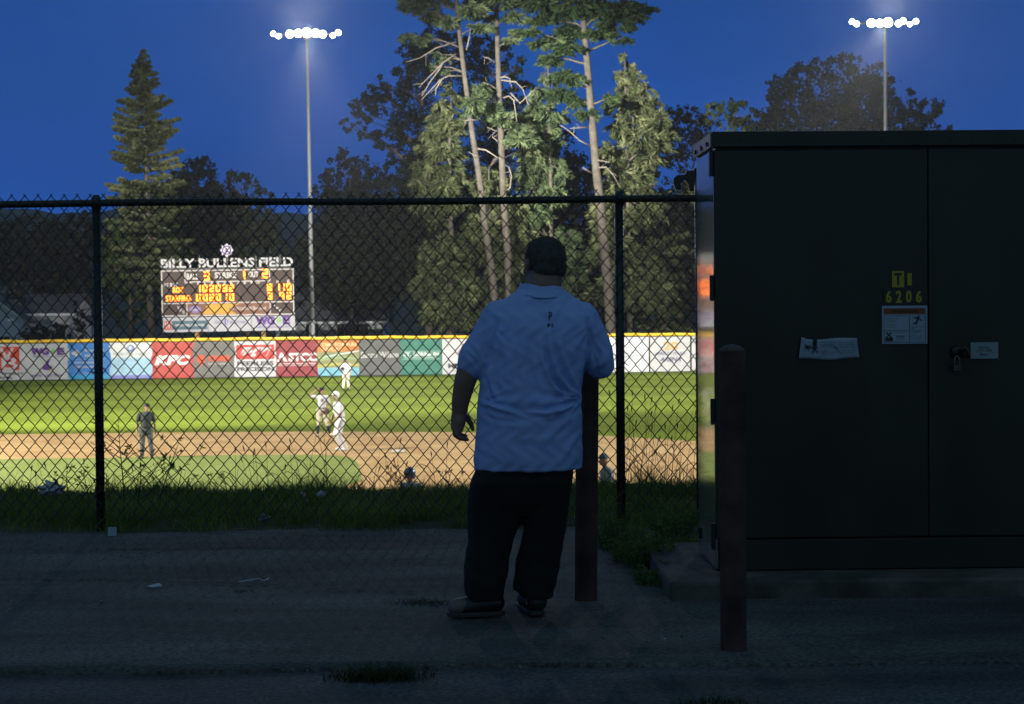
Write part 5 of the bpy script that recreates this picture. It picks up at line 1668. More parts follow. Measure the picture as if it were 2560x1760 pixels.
weed('tall feathery weed standing between the left fence post and the umpire', 303, 1240, 12.6, .66, 16, .45, .25, .016, True)
weed('broad-leaved weed at the feet of the umpire', 345, 1230, 12.7, .42, 5, .6, 1.3, .036)
weed('leaning weed with a leafy top right of the umpire', 400, 1230, 12.8, .50, 4, .6, 1.0, .032, lean=.25)
weed('low leafy weed right of the leaning weed', 450, 1230, 12.8, .30, 4, .8, 1.2, .030)
weed('small leafy weed left of the left fence post', 172, 1220, 13.0, .30, 5, .6, 1.0, .028)
weed('tiny weed just left of the left fence post', 215, 1215, 13.1, .25, 4, .5, .8, .028)
weed('small weed growing beside the silver helmet', 1000, 1215, 13.2, .26, 4, .5, 1.0, .024)
weed('low weed directly left of the man in blue', 1128, 1205, 13.2, .22, 4, .5, 1.0, .026)
weed('low weed with a drooping head below the scoreboard', 560, 1220, 13.2, .22, 4, .6, 1.0, .026)
def bushy(label, px, pyb, Y, h, nst, R, leaf_len=.026):
    c = at(px, pyb, Y); z = float(ground_z(c.x, Y)) if Y > 11.7 else 0.0
    e = empty('weed', (c.x, Y, z), label, 'weed', 'leafy weeds along the fence')
    mb = MB(); C, U, Wd, T = [], [], [], []
    for i in range(nst):
        a = random.uniform(0, 2 * PI); r = R * math.sqrt(random.random()); hh = h * random.uniform(.45, 1.1) * (1.1 - .5 * r / R); ln = random.uniform(.1, .6) * hh
        b0 = Vector((c.x + r * .7 * math.cos(a), Y + r * .7 * math.sin(a), z - .01))
        P = [b0 + Vector((math.cos(a) * ln * t ** 1.6, math.sin(a) * ln * t ** 1.6, hh * (t - .22 * t ** 3))) for t in np.linspace(0, 1, 6)]
        mb.tube(P, [.0022 - .0016 * t for t in np.linspace(0, 1, 6)], 4)
        tint = random.uniform(0, .4)
        for q in range(int(hh / .016) + 3):
            t = random.uniform(.08, 1.0); k = t * 5; p = P[int(k)].lerp(P[min(int(k) + 1, 5)], k - int(k))
            dv = Vector((random.uniform(-1, 1), random.uniform(-1, 1), random.uniform(-.1, .8))).normalized(); w = dv.cross(Vector(rdir(1)[0])).normalized(); s_ = leaf_len * random.uniform(.4, 1.2) * (1.15 - .5 * t)
            C.append(p + dv * s_ * .9); U.append(w * s_ * .24); Wd.append(dv * s_); T.append(tint + random.uniform(-.1, .2))
    mb.build('stem', flat('weed_stem', (.03, .04, .015), .8), e, True)
    link('leaves', quads(np.array(C, float), np.array(U, float), np.array(Wd, float), np.array(T, float)), weed_m, e)
    return e


bushy('bushy weed beside the bollard the man leans on', 1555, 1400, 10.7, .34, 60, .20)
bushy('bushy weed crowding the left corner of the concrete pad', 1625, 1420, 9.95, .32, 80, .20)
bushy('low dense weed in front of the pad corner', 1640, 1480, 9.35, .15, 60, .15)
bushy('thin branching weed with bare twigs next to the bollard', 1520, 1400, 11.2, .42, 26, .22, .016)
bushy('leafy weed rising behind the concrete pad beside the cabinet', 1695, 1370, 11.2, .30, 60, .22)
bushy('spreading weed between pad corner and bollard base', 1588, 1450, 10.2, .20, 70, .22)

# grass growing through the asphalt
tuft_m = leaf_mat('tuft_blade', (.025, .040, .014), (.09, .115, .04), 2)
def ground_tuft(label, px, py, n, sx_, sy_, hh):
    c = gnd(px, py, 0)
    x = c.x + rng.normal(size=n) * sx_; y = c.y + rng.normal(size=n) * sy_
    me = blades(x, y, np.zeros(n) - .015, hh * rng.uniform(.4, 1.3, n), .0025, rng.uniform(.3, 1.6, n), 5)
    tag(origin(link('grass_tuft', me, tuft_m), (c.x, c.y, 0)), label, 'grass tuft', 'grass tufts growing through the asphalt')
ground_tuft('flat green tuft in the asphalt left of the white toe cap', 1052, 1507, 520, .085, .05, .035)
ground_tuft('green tuft in the road crack at the bottom centre', 948, 1688, 700, .085, .04, .07)
ground_tuft('thin green tuft in the crack left of the litter', 228, 1449, 120, .09, .02, .025)
ground_tuft('sparse tuft below the bent straw', 608, 1476, 90, .04, .02, .025)
ground_tuft('tuft beside the road edge at the bottom right', 1790, 1752, 160, .06, .04, .04)
ground_tuft('mossy tuft between the shoes and the camera', 1205, 1566, 160, .05, .04, .012)
x, y = scatter(30000, .55, PX0 + .95, 9.1, 12.1, lambda x, y: np.clip((x - (.62 + .5 * (12.1 - y) / 3)) * 2.2, 0, 1) * patch(x, y, 5) ** 1.5 * np.where(in_cab(x, y), 0, 1))
tag(link('grass_patch', blades(x, y, np.zeros(len(x)) - .01, rng.uniform(.03, .20, len(x)) * patch(x, y, 4), .0026, rng.uniform(.3, 1.5, len(x)), 5), blade_m), kind='stuff')

# litter
paper = flat('litter_white', (.42, .45, .5), .6)
def crumple(name, label, c, size, cat, n=10, flatn=.5, mat=None, seed=0):
    R = random.Random(seed); mb = MB(); mb.ball((0, 0, 0), 1, 14)
    V = []
    for v in mb.v:
        v = Vector(v); k = 1 + .38 * math.sin(v.x * 5 + seed) * math.sin(v.y * 6 + 2 * seed) + .3 * math.sin(v.z * 7 + v.x * 4 + seed) + R.uniform(-.16, .16)
        V.append((c[0] + v.x * size[0] * k, c[1] + v.y * size[1] * k, c[2] + v.z * size[2] * k))
    o = origin(link(name, mesh(V, mb.f), mat or paper), (c[0], c[1], c[2] - size[2]))
    return tag(o, label, cat)
p = at(128, 1222, 13.3); crumple('plastic_bag', 'crumpled white plastic bag on the grass at the far left behind the fence', (p.x, p.y, p.z + .0), (.085, .06, .042), 'bag', seed=3)
p = at(150, 1214, 13.3); 
p = at(757, 1236, 13.0); crumple('litter', 'small white scrap in the grass, the left of two', (p.x, p.y, p.z), (.02, .015, .016), 'litter', seed=5)
p = at(801, 1235, 13.0); crumple('litter', 'small crumpled white scrap in the grass, the right of two', (p.x, p.y, p.z), (.030, .02, .018), 'litter', seed=7)
p = at(662, 1294, 12.1); crumple('litter', 'dim grey crumpled wrapper under the fence', (p.x, p.y, p.z), (.04, .025, .022), 'litter', mat=flat('litter_grey', (.16, .18, .22)), seed=9)
a = at(268, 1330, 11.55); b = at(295, 1303, 11.62)
mb = MB(); mb.box((a.x, 11.55, 0.0), (b.x, 11.57, b.z - a.z)); 
o = bevel(origin(mb.build('paper_scrap', flat('card_blue', (.20, .30, .36))), (a.x, 11.56, 0)), .003); o.rotation_euler = (-.35, .03, .1); tag(o, 'pale blue square of card leaning at the foot of the left fence post', 'litter')
c = gnd(385, 1468, .004); mb = MB(); mb.poly([(c.x - .035, c.y, .012), (c.x - .005, c.y - .03, .010), (c.x + .045, c.y - .012, .014), (c.x + .02, c.y + .03, .022), (c.x - .02, c.y + .025, .012)])
o = origin(mb.build('paper_scrap', paper), (c.x, c.y, .01)); o.modifiers.new('s', 'SOLIDIFY').thickness = .002; tag(o, 'small white paper scrap lying on the asphalt at the left', 'litter')
q = [gnd(*s, .008) for s in ((598, 1455), (625, 1451), (648, 1447), (660, 1453), (672, 1446))]
mb = MB(); mb.tube([(v.x, v.y, .009) for v in q], .0035, 8); o = origin(mb.build('straw', flat('straw_blue', (.42, .50, .62)), None, True), (q[2].x, q[2].y, 0)); tag(o, 'bent pale drinking straw lying on the asphalt', 'litter')
for k in range(7):
    px, py = [(1190, 1455), (1200, 1370), (905, 1483), (120, 1392), (580, 1330), (1240, 1360), (1500, 1400)][k]
    c = gnd(px, py, 0); 
mb = MB(); c = gnd(600, 1328, 0); mb.tube([(c.x - .06, c.y, .012), (c.x, c.y + .01, .016), (c.x + .07, c.y - .005, .012)], [.003, .004, .002], 6); o = origin(mb.build('twig', flat('twig', (.16, .12, .09)), None, True), (c.x, c.y, 0)); tag(o, 'thin dry twig at the grass edge', 'twig')
# loose gravel near the asphalt edge
n = 2600
gx_ = rng.uniform(-6, 4.5, n); gy_ = rng.uniform(7.4, 11.9, n); keep = (rng.uniform(0, 1, n) < np.clip((gy_ - 9) / 3, .08, 1) * patch(gx_, gy_, 1.4)) & ~in_cab(gx_, gy_ - .4); gx_, gy_ = gx_[keep], gy_[keep]
n = len(gx_); s = rng.uniform(.002, .008, n); s = np.where(rng.uniform(0, 1, n) < .04, s * 2, s)
O = np.array([[1, 0, 0], [0, 1, 0], [-1, 0, 0], [0, -1, 0], [0, 0, .8], [0, 0, -.8]])
V = np.stack([gx_, gy_, s * .4 + .003], 1)[:, None, :] + (O[None] * (1 + rng.uniform(-.35, .35, (n, 6, 1)))) * s[:, None, None]
T = np.array([[0, 1, 4], [1, 2, 4], [2, 3, 4], [3, 0, 4], [1, 0, 5], [2, 1, 5], [3, 2, 5], [0, 3, 5]])
tag(link('gravel', mesh_np(V.reshape(-1, 3), (np.arange(n) * 6)[:, None, None] + T[None] if False else ((np.arange(n) * 6)[:, None, None] + T[None]).reshape(-1, 3)), pm('gravel_stone', (.14, .14, .13), .9, var=.4, scale=30)), kind='stuff')
# ================================================================ THE MAN IN BLUE
MY = 8.45
def mz(py): return at(1320, py, MY).z
def mx_(px, py=1000): return at(px, py, MY).x
def mp(px, py, dy=0.): 
    p = at(px, py, MY); return Vector((p.x, MY + dy, p.z))


skin = pm('skin', (.20, .12, .09), .55, var=.08, scale=8, bump=.15, bscale=120, dist=.001)
hair_m = pm('cropped_hair', (.07, .065, .06), .85, var=.35, scale=60, bump=1.0, bscale=260, dist=.006)
shirt_m = pm('polo_cotton', (.27, .39, .74), .85, var=.05, scale=7, bump=.25, bscale=420, dist=.0012)
pant_m = pm('black_trousers', (.0035, .0045, .0035), .9, var=.2, scale=8, bump=.3, bscale=300, dist=.001)
shoe_m = pm('shoe_black', (.009, .009, .009), .5, var=.2)
toe_m = flat('shoe_white', (.09, .085, .08), .5)

man = empty('person', (mx_(1315, 1540), MY, 0), 'heavyset person seen from behind in blue polo shirt and black trousers, leaning on a bollard', 'person')


def ring(py, xl, xr, d, yc=0., n=None):
    z = mz(py); return (z, at(xl, py, MY).x, at(xr, py, MY).x, d, MY + yc)


# --- shirt
torso = loft_prim([ring(1172, 1185, 1456, .205, .01), ring(1144, 1184, 1457, .212, .01), ring(1071, 1191, 1456, .215, .01), ring(1030, 1192, 1455, .21, .005), ring(995, 1195, 1453, .20, 0), ring(955, 1200, 1458, .19, -.005),
                   ring(900, 1204, 1470, .182, -.01), ring(860, 1208, 1478, .176, -.012), ring(820, 1212, 1482, .165, -.012), ring(790, 1218, 1480, .150, -.008), ring(768, 1232, 1470, .132, 0),
                   ring(752, 1250, 1450, .120, .0), ring(738, 1272, 1430, .108, .004), ring(726, 1292, 1414, .098, .006)], 48, 2.3)
prims = [torso]
prims += [cap_prim(mp(1252, 800), .098, mp(1222, 850), .090, 20), cap_prim(mp(1222, 850), .090, mp(1190, 893, -.01), .084, 20), cap_prim(mp(1190, 893, -.01), .082, mp(1180, 912, -.01), .073, 20)]
prims += [cap_prim(mp(1450, 800), .092, mp(1478, 850, .01), .084, 20), cap_prim(mp(1478, 850, .01), .083, mp(1494, 892, .01), .080, 20), cap_prim(mp(1494, 892, .01), .079, mp(1501, 912, .03), .070, 20)]
sh = fuse(prims, .0085, 4)
V = np.empty(len(sh.vertices) * 3, np.float32); sh.vertices.foreach_get('co', V); V = V.reshape(-1, 3)
Nn = np.empty(len(sh.vertices) * 3, np.float32); sh.vertices.foreach_get('normal', Nn); Nn = Nn.reshape(-1, 3)


def to_px(P):
    R = np.array(RC)
    q = (P - np.array(CAM)) @ R          # camera coords = R^T (p - c)
    return 1280 - q[:, 0] / q[:, 2] * F, 880 + q[:, 1] / q[:, 2] * F


# folds are modelled on the cloth (x,z) plane of the back
FOLDS = [  # polyline in (px,py) of the back, width px, height m
    ([(1453, 992), (1420, 975), (1396, 940), (1380, 890), (1370, 830)], 8, .013),
    ([(1452, 1000), (1408, 990), (1378, 955), (1358, 905), (1350, 850)], 8, .010),
    ([(1450, 985), (1432, 950), (1412, 900), (1398, 860)], 7, .009),
    ([(1452, 1006), (1412, 1022), (1362, 1034), (1312, 1030)], 7, .011),
    ([(1440, 1030), (1400, 1050), (1350, 1058)], 8, -.004),
    ([(1205, 1008), (1240, 1018), (1280, 1030), (1320, 1046)], 7, .011),
    ([(1215, 1040), (1250, 1052), (1300, 1056)], 7, -.004),
    ([(1240, 800), (1232, 850), (1222, 900), (1212, 945)], 8, -.011),
    ([(1222, 905), (1228, 960), (1240, 1000)], 8, .008),
    ([(1470, 800), (1474, 860), (1462, 930), (1456, 980)], 8, -.011),
    ([(1275, 1092), (1330, 1100), (1400, 1094)], 12, .002),
    ([(1200, 1115), (1240, 1140), (1260, 1160)], 9, .003),
    ([(1400, 1160), (1420, 1120), (1448, 1080)], 9, .004),
    ([(1376, 820), (1384, 790), (1396, 770)], 8, .005),
    ([(1330, 850), (1320, 900), (1330, 950), (1352, 990)], 12, -.006),
    ([(1285, 850), (1276, 900), (1272, 960)], 12, .004),
    ([(1180, 860), (1196, 880), (1208, 905)], 6, .006), ([(1165, 880), (1185, 900), (1200, 925)], 5, -.005),
    ([(1490, 850), (1505, 880), (1510, 915)], 6, .006), ([(1482, 880), (1492, 910), (1494, 940)], 5, -.006),
]
PXv, PYv = to_px(V)
back = np.clip(-Nn[:, 1] * 1.6 + .35, 0, 1)
disp = np.zeros(len(V))
for pts, w, hgt in FOLDS:
    best = np.full(len(V), 1e9); tt = np.zeros(len(V)); L = len(pts) - 1
    for k, (a, b) in enumerate(zip(pts[:-1], pts[1:])):
        ax, ay = a; bx, by = b; dx, dy = bx - ax, by - ay
        t = np.clip(((PXv - ax) * dx + (PYv - ay) * dy) / (dx * dx + dy * dy), 0, 1)
        d = np.hypot(PXv - ax - t * dx, PYv - ay - t * dy)
        m = d < best; best = np.where(m, d, best); tt = np.where(m, (k + t) / L, tt)
    env = np.sin(np.clip(tt * .92 + .04, 0, 1) * PI) ** .7
    disp += hgt * env * (np.exp(-(best / (w * .72)) ** 2) - .45 * np.exp(-((best - 1.5 * w) / w) ** 2))
for (cx0, cy0, fr_, amp, ext, a0, a1) in ((1453, 994, 15, .0075, 105, 1.9, 3.9), (1206, 1000, 13, .006, 70, -.7, 1.2), (1232, 812, 12, .005, 70, .5, 2.2), (1474, 815, 12, .005, 75, 1.0, 2.8)):
    rr = np.hypot(PXv - cx0, PYv - cy0) + 1e-6; th = np.arctan2(PYv - cy0, PXv - cx0)
    th = np.where(th < a0 - 1.5, th + 2 * PI, th)
    win = np.clip((th - a0) * 3, 0, 1) * np.clip((a1 - th) * 3, 0, 1)
    wv = np.sin(th * fr_ + .9 * np.sin(rr * .03)); wv = np.sign(wv) * np.abs(wv) ** 1.4
    disp += amp * win * wv * np.exp(-rr / ext) * np.clip(rr / 14, 0, 1)
disp += .0022 * np.sin(V[:, 0] * 31 + V[:, 2] * 17) * np.sin(V[:, 2] * 23 - V[:, 0] * 9) + .0012 * np.sin(V[:, 0] * 80 + 3 * np.sin(V[:, 2] * 40)) 
# stitched hem and yoke
hem = np.exp(-((V[:, 2] - mz(1160)) / .004) ** 2) * -.003
V2 = V + Nn * (disp * back * 1.7 + hem)[:, None]
sh.vertices.foreach_set('co', V2.astype(np.float32).ravel()); sh.update()
shirt = link('polo_shirt', sh, shirt_m, man)

# shirt hem of the sleeves: dark opening is simply the arm; collar
cn = mp(1353, 718, .004)
Vc = []; Fc = []; nn = 48
prof = [(.127, .127, -.036), (.118, .118, -.026), (.104, .104, -.006), (.0985, .099, .012), (.0965, .097, .016), (.0935, .094, .014), (.092, .092, -.02), (.094, .094, -.045)]
for (rx, ry, dz) in prof:
    for k in range(nn):
        q = 2 * PI * k / nn
        z = cn.z + dz + .010 * math.sin(q) * -1 * (-1) - .03 * max(0, math.sin(q)) + .008 * math.cos(q) * -1
        Vc.append((cn.x + rx * math.cos(q) * (1.0), cn.y + ry * math.sin(q), z + .003 * math.sin(5 * q)))
m_ = len(prof)
for i in range(m_ - 1):
    for k in range(nn): Fc.append((i * nn + k, i * nn + (k + 1) % nn, (i + 1) * nn + (k + 1) % nn, (i + 1) * nn + k))
link('collar', mesh(Vc, Fc, True), shirt_m, shirt)
mb = MB(); mb.tube([(cn.x + .1275 * math.cos(q), cn.y + .1275 * math.sin(q), cn.z - .040 - .03 * max(0, math.sin(q)) + .01 * math.sin(q) - .008 * math.cos(q)) for q in np.linspace(PI, 2 * PI, 20)], .0022, 6)
mb.build('collar_seam', shirt_m, shirt, True)
# embroidery on the back
bmb = MB()
def back_y(px, py):
    d = (PXv - px) ** 2 + (PYv - py) ** 2 + (V[:, 1] > MY) * 1e6
    return V2[np.argmin(d), 1]
p = mp(1374, 789); by = back_y(1374, 789)
letters(bmb, 'R', p.x, p.z, .022, .038, by - .009, .01)
p2 = mp(1370, 812); letters(bmb, '&', p2.x + .013, p2.z - .001, .012, .020, back_y(1372, 812) - .005, .0)
disc(bmb, p2.x - .003, p2.z - .002, .0075, back_y(1370, 812) - .005, 12, 0, .010)
bmb.build('embroidery', flat('thread', (.015, .02, .05)), shirt)

# --- trousers
def lring(py, xl, xr, d, yc): return ring(py, xl, xr, d, yc)
legL = loft_prim([ring(1496, 1172, 1256, .078, -.0), ring(1479, 1163, 1260, .085, 0), ring(1450, 1158, 1268, .092, .0), ring(1400, 1161, 1274, .098, .005), ring(1348, 1171, 1283, .108, .01), ring(1303, 1168, 1303, .125, .012), ring(1240, 1168, 1312, .150, .01), ring(1200, 1174, 1316, .165, .0), ring(1165, 1192, 1322, .15, 0), ring(1140, 1204, 1322, .13, .01)], 32, 2.2)
legR = loft_prim([ring(1494, 1306, 1386, .078, .02), ring(1475, 1283, 1387, .090, .02), ring(1443, 1284, 1396, .092, .02), ring(1400, 1291, 1403, .096, .02), ring(1355, 1303, 1409, .105, .015), ring(1322, 1310, 1415, .115, .012), ring(1270, 1306, 1422, .14, .01), ring(1200, 1300, 1434, .165, 0), ring(1160, 1300, 1436, .15, 0), ring(1140, 1300, 1430, .13, .01)], 32, 2.2)
seat = loft_prim([ring(1285, 1240, 1380, .10, .0), ring(1250, 1200, 1418, .15, -.01), ring(1200, 1182, 1434, .18, -.0), ring(1160, 1200, 1436, .165, 0.01), ring(1110, 1212, 1430, .15, .01)], 40, 2.3)
tr = fuse([legL, legR, seat], .009, 3)
V = np.empty(len(tr.vertices) * 3, np.float32); tr.vertices.foreach_get('co', V); V = V.reshape(-1, 3)
Nn = np.empty(len(tr.vertices) * 3, np.float32); tr.vertices.foreach_get('normal', Nn); Nn = Nn.reshape(-1, 3)
low = np.clip((.45 - V[:, 2]) / .35, 0, 1)
d_ = .0035 * low * np.sin(V[:, 2] * 62 + 5 * np.sin(V[:, 0] * 14 + 1)) + .004 * np.sin(V[:, 0] * 26 + V[:, 2] * 9) * np.clip(V[:, 2] / .8, 0, 1)
tr.vertices.foreach_set('co', (V + Nn * d_[:, None]).astype(np.float32).ravel()); tr.update()
link('trousers', tr, pant_m, man)

# --- shoes
def shoe(pts, toe=None, name='shoe', sole_pts=None):
    me = fuse([cap_prim(a, ra, b, rb, 16) for (a, ra, b, rb) in pts], .006, 3)
    v = np.empty(len(me.vertices) * 3, np.float32); me.vertices.foreach_get('co', v); v = v.reshape(-1, 3); v[:, 2] = np.maximum(v[:, 2], .022); me.vertices.foreach_set('co', v.ravel()); me.update()
    o = link(name, me, shoe_m, man)
    return o


gL = gnd(1262, 1541, 0).x; tL = gnd(1119, 1541, 0).x
s1 = shoe([(Vector((gL - .045, MY, .06)), .048, Vector((gL - .13, MY - .01, .055)), .046), (Vector((gL - .13, MY - .01, .052)), .046, Vector((tL + .05, MY - .03, .045)), .042), (Vector((gL - .05, MY, .06)), .045, Vector((gL - .06, MY, .14)), .05)])
mb = MB()
def sole(mb, P, w):
    n = 14; top = []; 
    for k in range(28):
        q = 2 * PI * k / 28
        a, b = P; d = b - a; L = d.length / 2; c = (a + b) / 2; u = d.normalized(); v = Vector((-u.y, u.x, 0))
        top.append(c + u * (L * math.copysign(abs(math.cos(q)) ** .6, math.cos(q))) + v * (w * math.copysign(abs(math.sin(q)) ** .7, math.sin(q))))
    V = [(p.x, p.y, z) for z in (0.002, .024) for p in top]
    mb.add(V, [tuple(range(28))[::-1], tuple(range(28, 56))] + [(k, (k + 1) % 28, 28 + (k + 1) % 28, 28 + k) for k in range(28)])
sole(mb, (Vector((gL + .002, MY, 0)), Vector((tL - .002, MY - .035, 0))), .050); bevel(mb.build('sole', flat('sole_grey', (.02, .02, .018)), s1), .004)
me = fuse([cap_prim(Vector((tL + .075, MY - .03, .052)), .038, Vector((tL + .045, MY - .032, .043)), .0445, 16)], .005, 2)
v = np.empty(len(me.vertices) * 3, np.float32); me.vertices.foreach_get('co', v); v = v.reshape(-1, 3); v[:, 2] = np.maximum(v[:, 2], .024); me.vertices.foreach_set('co', v.ravel()); me.update()
link('toe_cap', me, toe_m, s1)
xR = gnd(1344, 1543, 0).x
s2 = shoe([(Vector((xR, MY + .01, .06)), .050, Vector((xR - .02, MY + .12, .052)), .048), (Vector((xR - .02, MY + .12, .052)), .046, Vector((xR - .05, MY + .20, .045)), .042), (Vector((xR, MY + .01, .06)), .046, Vector((xR + .0, MY + .03, .14)), .05)])
mb = MB(); sole(mb, (Vector((xR + .005, MY - .045, 0)), Vector((xR - .06, MY + .245, 0))), .048); bevel(mb.build('sole', flat('sole_grey', (0, 0, 0)), s2), .004)
mb = MB(); mb.box((xR - .052, MY - .02, .05), (xR - .046, MY + .03, .085)); mb.build('reflective_tab', toe_m, s2)

# --- body: head, neck, arms, hands, hidden trunk and legs as one surface
HC = mp(1361, 652, .03)
tilt = Matrix.Rotation(math.radians(-8), 3, 'Y')
yaw = Matrix.Rotation(math.radians(32), 3, 'Z')     # looks away and a little to the left
hp = []
def H(x, y, z): return HC + yaw @ Vector((x, y, z))
hp.append(ell_prim(H(0, -.010, .014), (.087, .103, .098), yaw, 24))            # cranium
hp.append(ell_prim(H(0, .028, -.045), (.074, .080, .085), yaw, 20))           # face mass
hp.append(cap_prim(H(-.035, .05, -.095), .035, H(.035, .05, -.095), .035))      # jaw
hp.append(cap_prim(H(0, .06, -.112), .03, H(0, .075, -.105), .026))             # chin
hp.append(cap_prim(H(0, .098, -.005), .012, H(0, .122, -.045), .016))           # nose
hp.append(cap_prim(H(-.04, .088, .018), .012, H(.04, .088, .018), .012))        # brow
hp.append(cap_prim(H(-.022, .096, -.075), .009, H(.022, .096, -.075), .009))    # lips
for s in (-1, 1):
    hp.append(cap_prim(H(s * .048, .068, -.045), .024, H(s * .03, .078, -.055), .02))     # cheeks
    hp.append(ell_prim(H(s * .093, .006, -.018), (.010, .019, .031), yaw, 14))          # ears
    hp.append(cap_prim(H(s * .098, -.004, .002), .006, H(s * .101, -.010, -.022), .006, 8))
    hp.append(ell_prim(H(s * .034, .092, .000), (.012, .006, .006), yaw, 10))
N0 = mp(1354, 745, .01)
hp.append(cap_prim(H(0, -.018, -.055), .079, N0, .089, 22))                      # thick neck
hp.append(cap_prim(mp(1356, 706, -.012), .066, mp(1356, 742, -.01), .07, 18))     # roll at the nape
# trunk and limbs under the clothes
hp += [cap_prim(mp(1290, 800), .10, mp(1415, 800), .10, 18), cap_prim(mp(1330, 820), .14, mp(1325, 1100), .16, 18), cap_prim(mp(1265, 1170), .09, mp(1222, 1480), .055, 14), cap_prim(mp(1370, 1170), .09, mp(1344, 1480, .02), .055, 14)]
hp += [cap_prim(mp(1222, 1480), .05, Vector((gL - .05, MY, .06)), .04), cap_prim(mp(1344, 1480, .02), .05, Vector((xR, MY + .02, .06)), .04)]
# left arm
hp += [cap_prim(mp(1245, 800), .07, mp(1178, 905, -.01), .056, 18), cap_prim(mp(1178, 905, -.01), .058, mp(1162, 955, -.01), .052, 18), cap_prim(mp(1162, 955, -.01), .051, mp(1151, 1005, .01), .043, 18), cap_prim(mp(1151, 1005, .01), .042, mp(1149, 1030, .02), .038, 16)]
# hand: palm, four fingers, thumb
hp += [cap_prim(mp(1148, 1036, .02), .037, mp(1145, 1058, .03), .036, 14), cap_prim(mp(1142, 1052, .05), .028, mp(1139, 1070, .055), .025, 12), cap_prim(mp(1149, 1052, .0), .030, mp(1145, 1072, .005), .027, 12)]
for (dy, pts, r) in [(-.012, [(1143, 1072), (1141, 1085), (1150, 1094), (1161, 1096)], .0112),
                     (.012, [(1137, 1072), (1137, 1088), (1149, 1097), (1169, 1100)], .0118),
                     (.036, [(1137, 1070), (1139, 1086), (1152, 1095), (1168, 1098)], .0115),
                     (.060, [(1138, 1066), (1142, 1080), (1154, 1089), (1166, 1092)], .0106)]:
    for k, (a, b) in enumerate(zip(pts[:-1], pts[1:])):
        hp.append(cap_prim(mp(a[0], a[1], dy), r * (1.12 - .12 * k), mp(b[0], b[1], dy), r * (1.0 - .12 * k), 12))
for a, b, ra, rb in [((1154, 1036, .05), (1168, 1048, .065), .020, .016), ((1168, 1048, .065), (1177, 1061, .07), .0155, .0135), ((1177, 1061, .07), (1182, 1076, .07), .013, .010)]:
    hp.append(cap_prim(mp(*a), ra, mp(*b), rb, 12))
# right arm: elbow out, forearm resting on the bollard head
BT = Vector((at(1472, 900, 8.86).x, 8.86, 1.27))
EL = mp(1503, 922, .06)
WR = BT + Vector((.055, -.06, .05))
hp += [cap_prim(mp(1455, 800), .068, EL, .052, 18), cap_prim(EL, .05, WR, .033, 16), cap_prim(WR, .030, BT + Vector((.02, .0, .035)), .028, 14)]
for k in range(4):
    x = -.03 + k * .022; a = BT + Vector((x + .01, .02, .035)); b = BT + Vector((x, .055, .03)); c = BT + Vector((x - .003, .074, .0)); d = BT + Vector((x - .004, .068, -.028))
    for u, v, r0, r1 in ((a, b, .011, .010), (b, c, .010, .009), (c, d, .009, .008)): hp.append(cap_prim(u, r0, v, r1, 10))
for u, v, r0, r1 in ((BT + Vector((-.0, -.015, .03)), BT + Vector((-.045, -.01, .02)), .014, .012), (BT + Vector((-.045, -.01, .02)), BT + Vector((-.066, .01, -.005)), .012, .009)): hp.append(cap_prim(u, r0, v, r1, 10))
body = fuse(hp, .0058, 2)
link('body', body, skin, man)
# cropped hair: shell over the cranium above the hairline
hm = fuse([ell_prim(H(0, -.012, .013), (.091, .105, .102), yaw, 36), cap_prim(H(-.02, -.045, -.03), .064, H(.02, -.045, -.03), .064, 20), cap_prim(H(0, -.035, -.06), .062, H(0, -.035, -.078), .058, 20)], .005, 4)
import bmesh
bm = bmesh.new(); bm.from_mesh(hm)
yi = yaw.inverted(); kill = []
for v in bm.verts:
    q = yi @ (v.co - HC)
    line = -.088 if q.y < -.02 else (-.088 + (q.y + .02) * 1.15 if q.y < .035 else -.025 + (q.y - .035) * 1.75)
    if q.z < line or q.y > .085 and q.z < .06: kill.append(v)
bmesh.ops.delete(bm, geom=kill, context='VERTS'); bm.to_mesh(hm); bm.free(); hm.shade_smooth()
hr = link('hair', hm, hair_m, man)
# bristles of the short crop, visible along the outline
nv = len(hm.vertices); co = np.empty(nv * 3, np.float32); hm.vertices.foreach_get('co', co); co = co.reshape(-1, 3); no = np.empty(nv * 3, np.float32); hm.vertices.foreach_get('normal', no); no = no.reshape(-1, 3)
ii = rng.integers(0, nv, 16000); P0 = co[ii] + rng.normal(size=(len(ii), 3)) * .002; D = no[ii] + rng.normal(size=(len(ii), 3)) * .35; D /= np.linalg.norm(D, axis=1, keepdims=True)
w = np.cross(D, rdir(len(ii))); w /= np.linalg.norm(w, axis=1, keepdims=True); L = rng.uniform(.003, .0075, (len(ii), 1))
VV = np.stack([P0 - w * .0005, P0 + w * .0005, P0 + D * L], 1)
me = mesh_np(VV.reshape(-1, 3), np.arange(len(ii) * 3).reshape(-1, 3))
link('bristles', me, hair_m, hr, world=False)

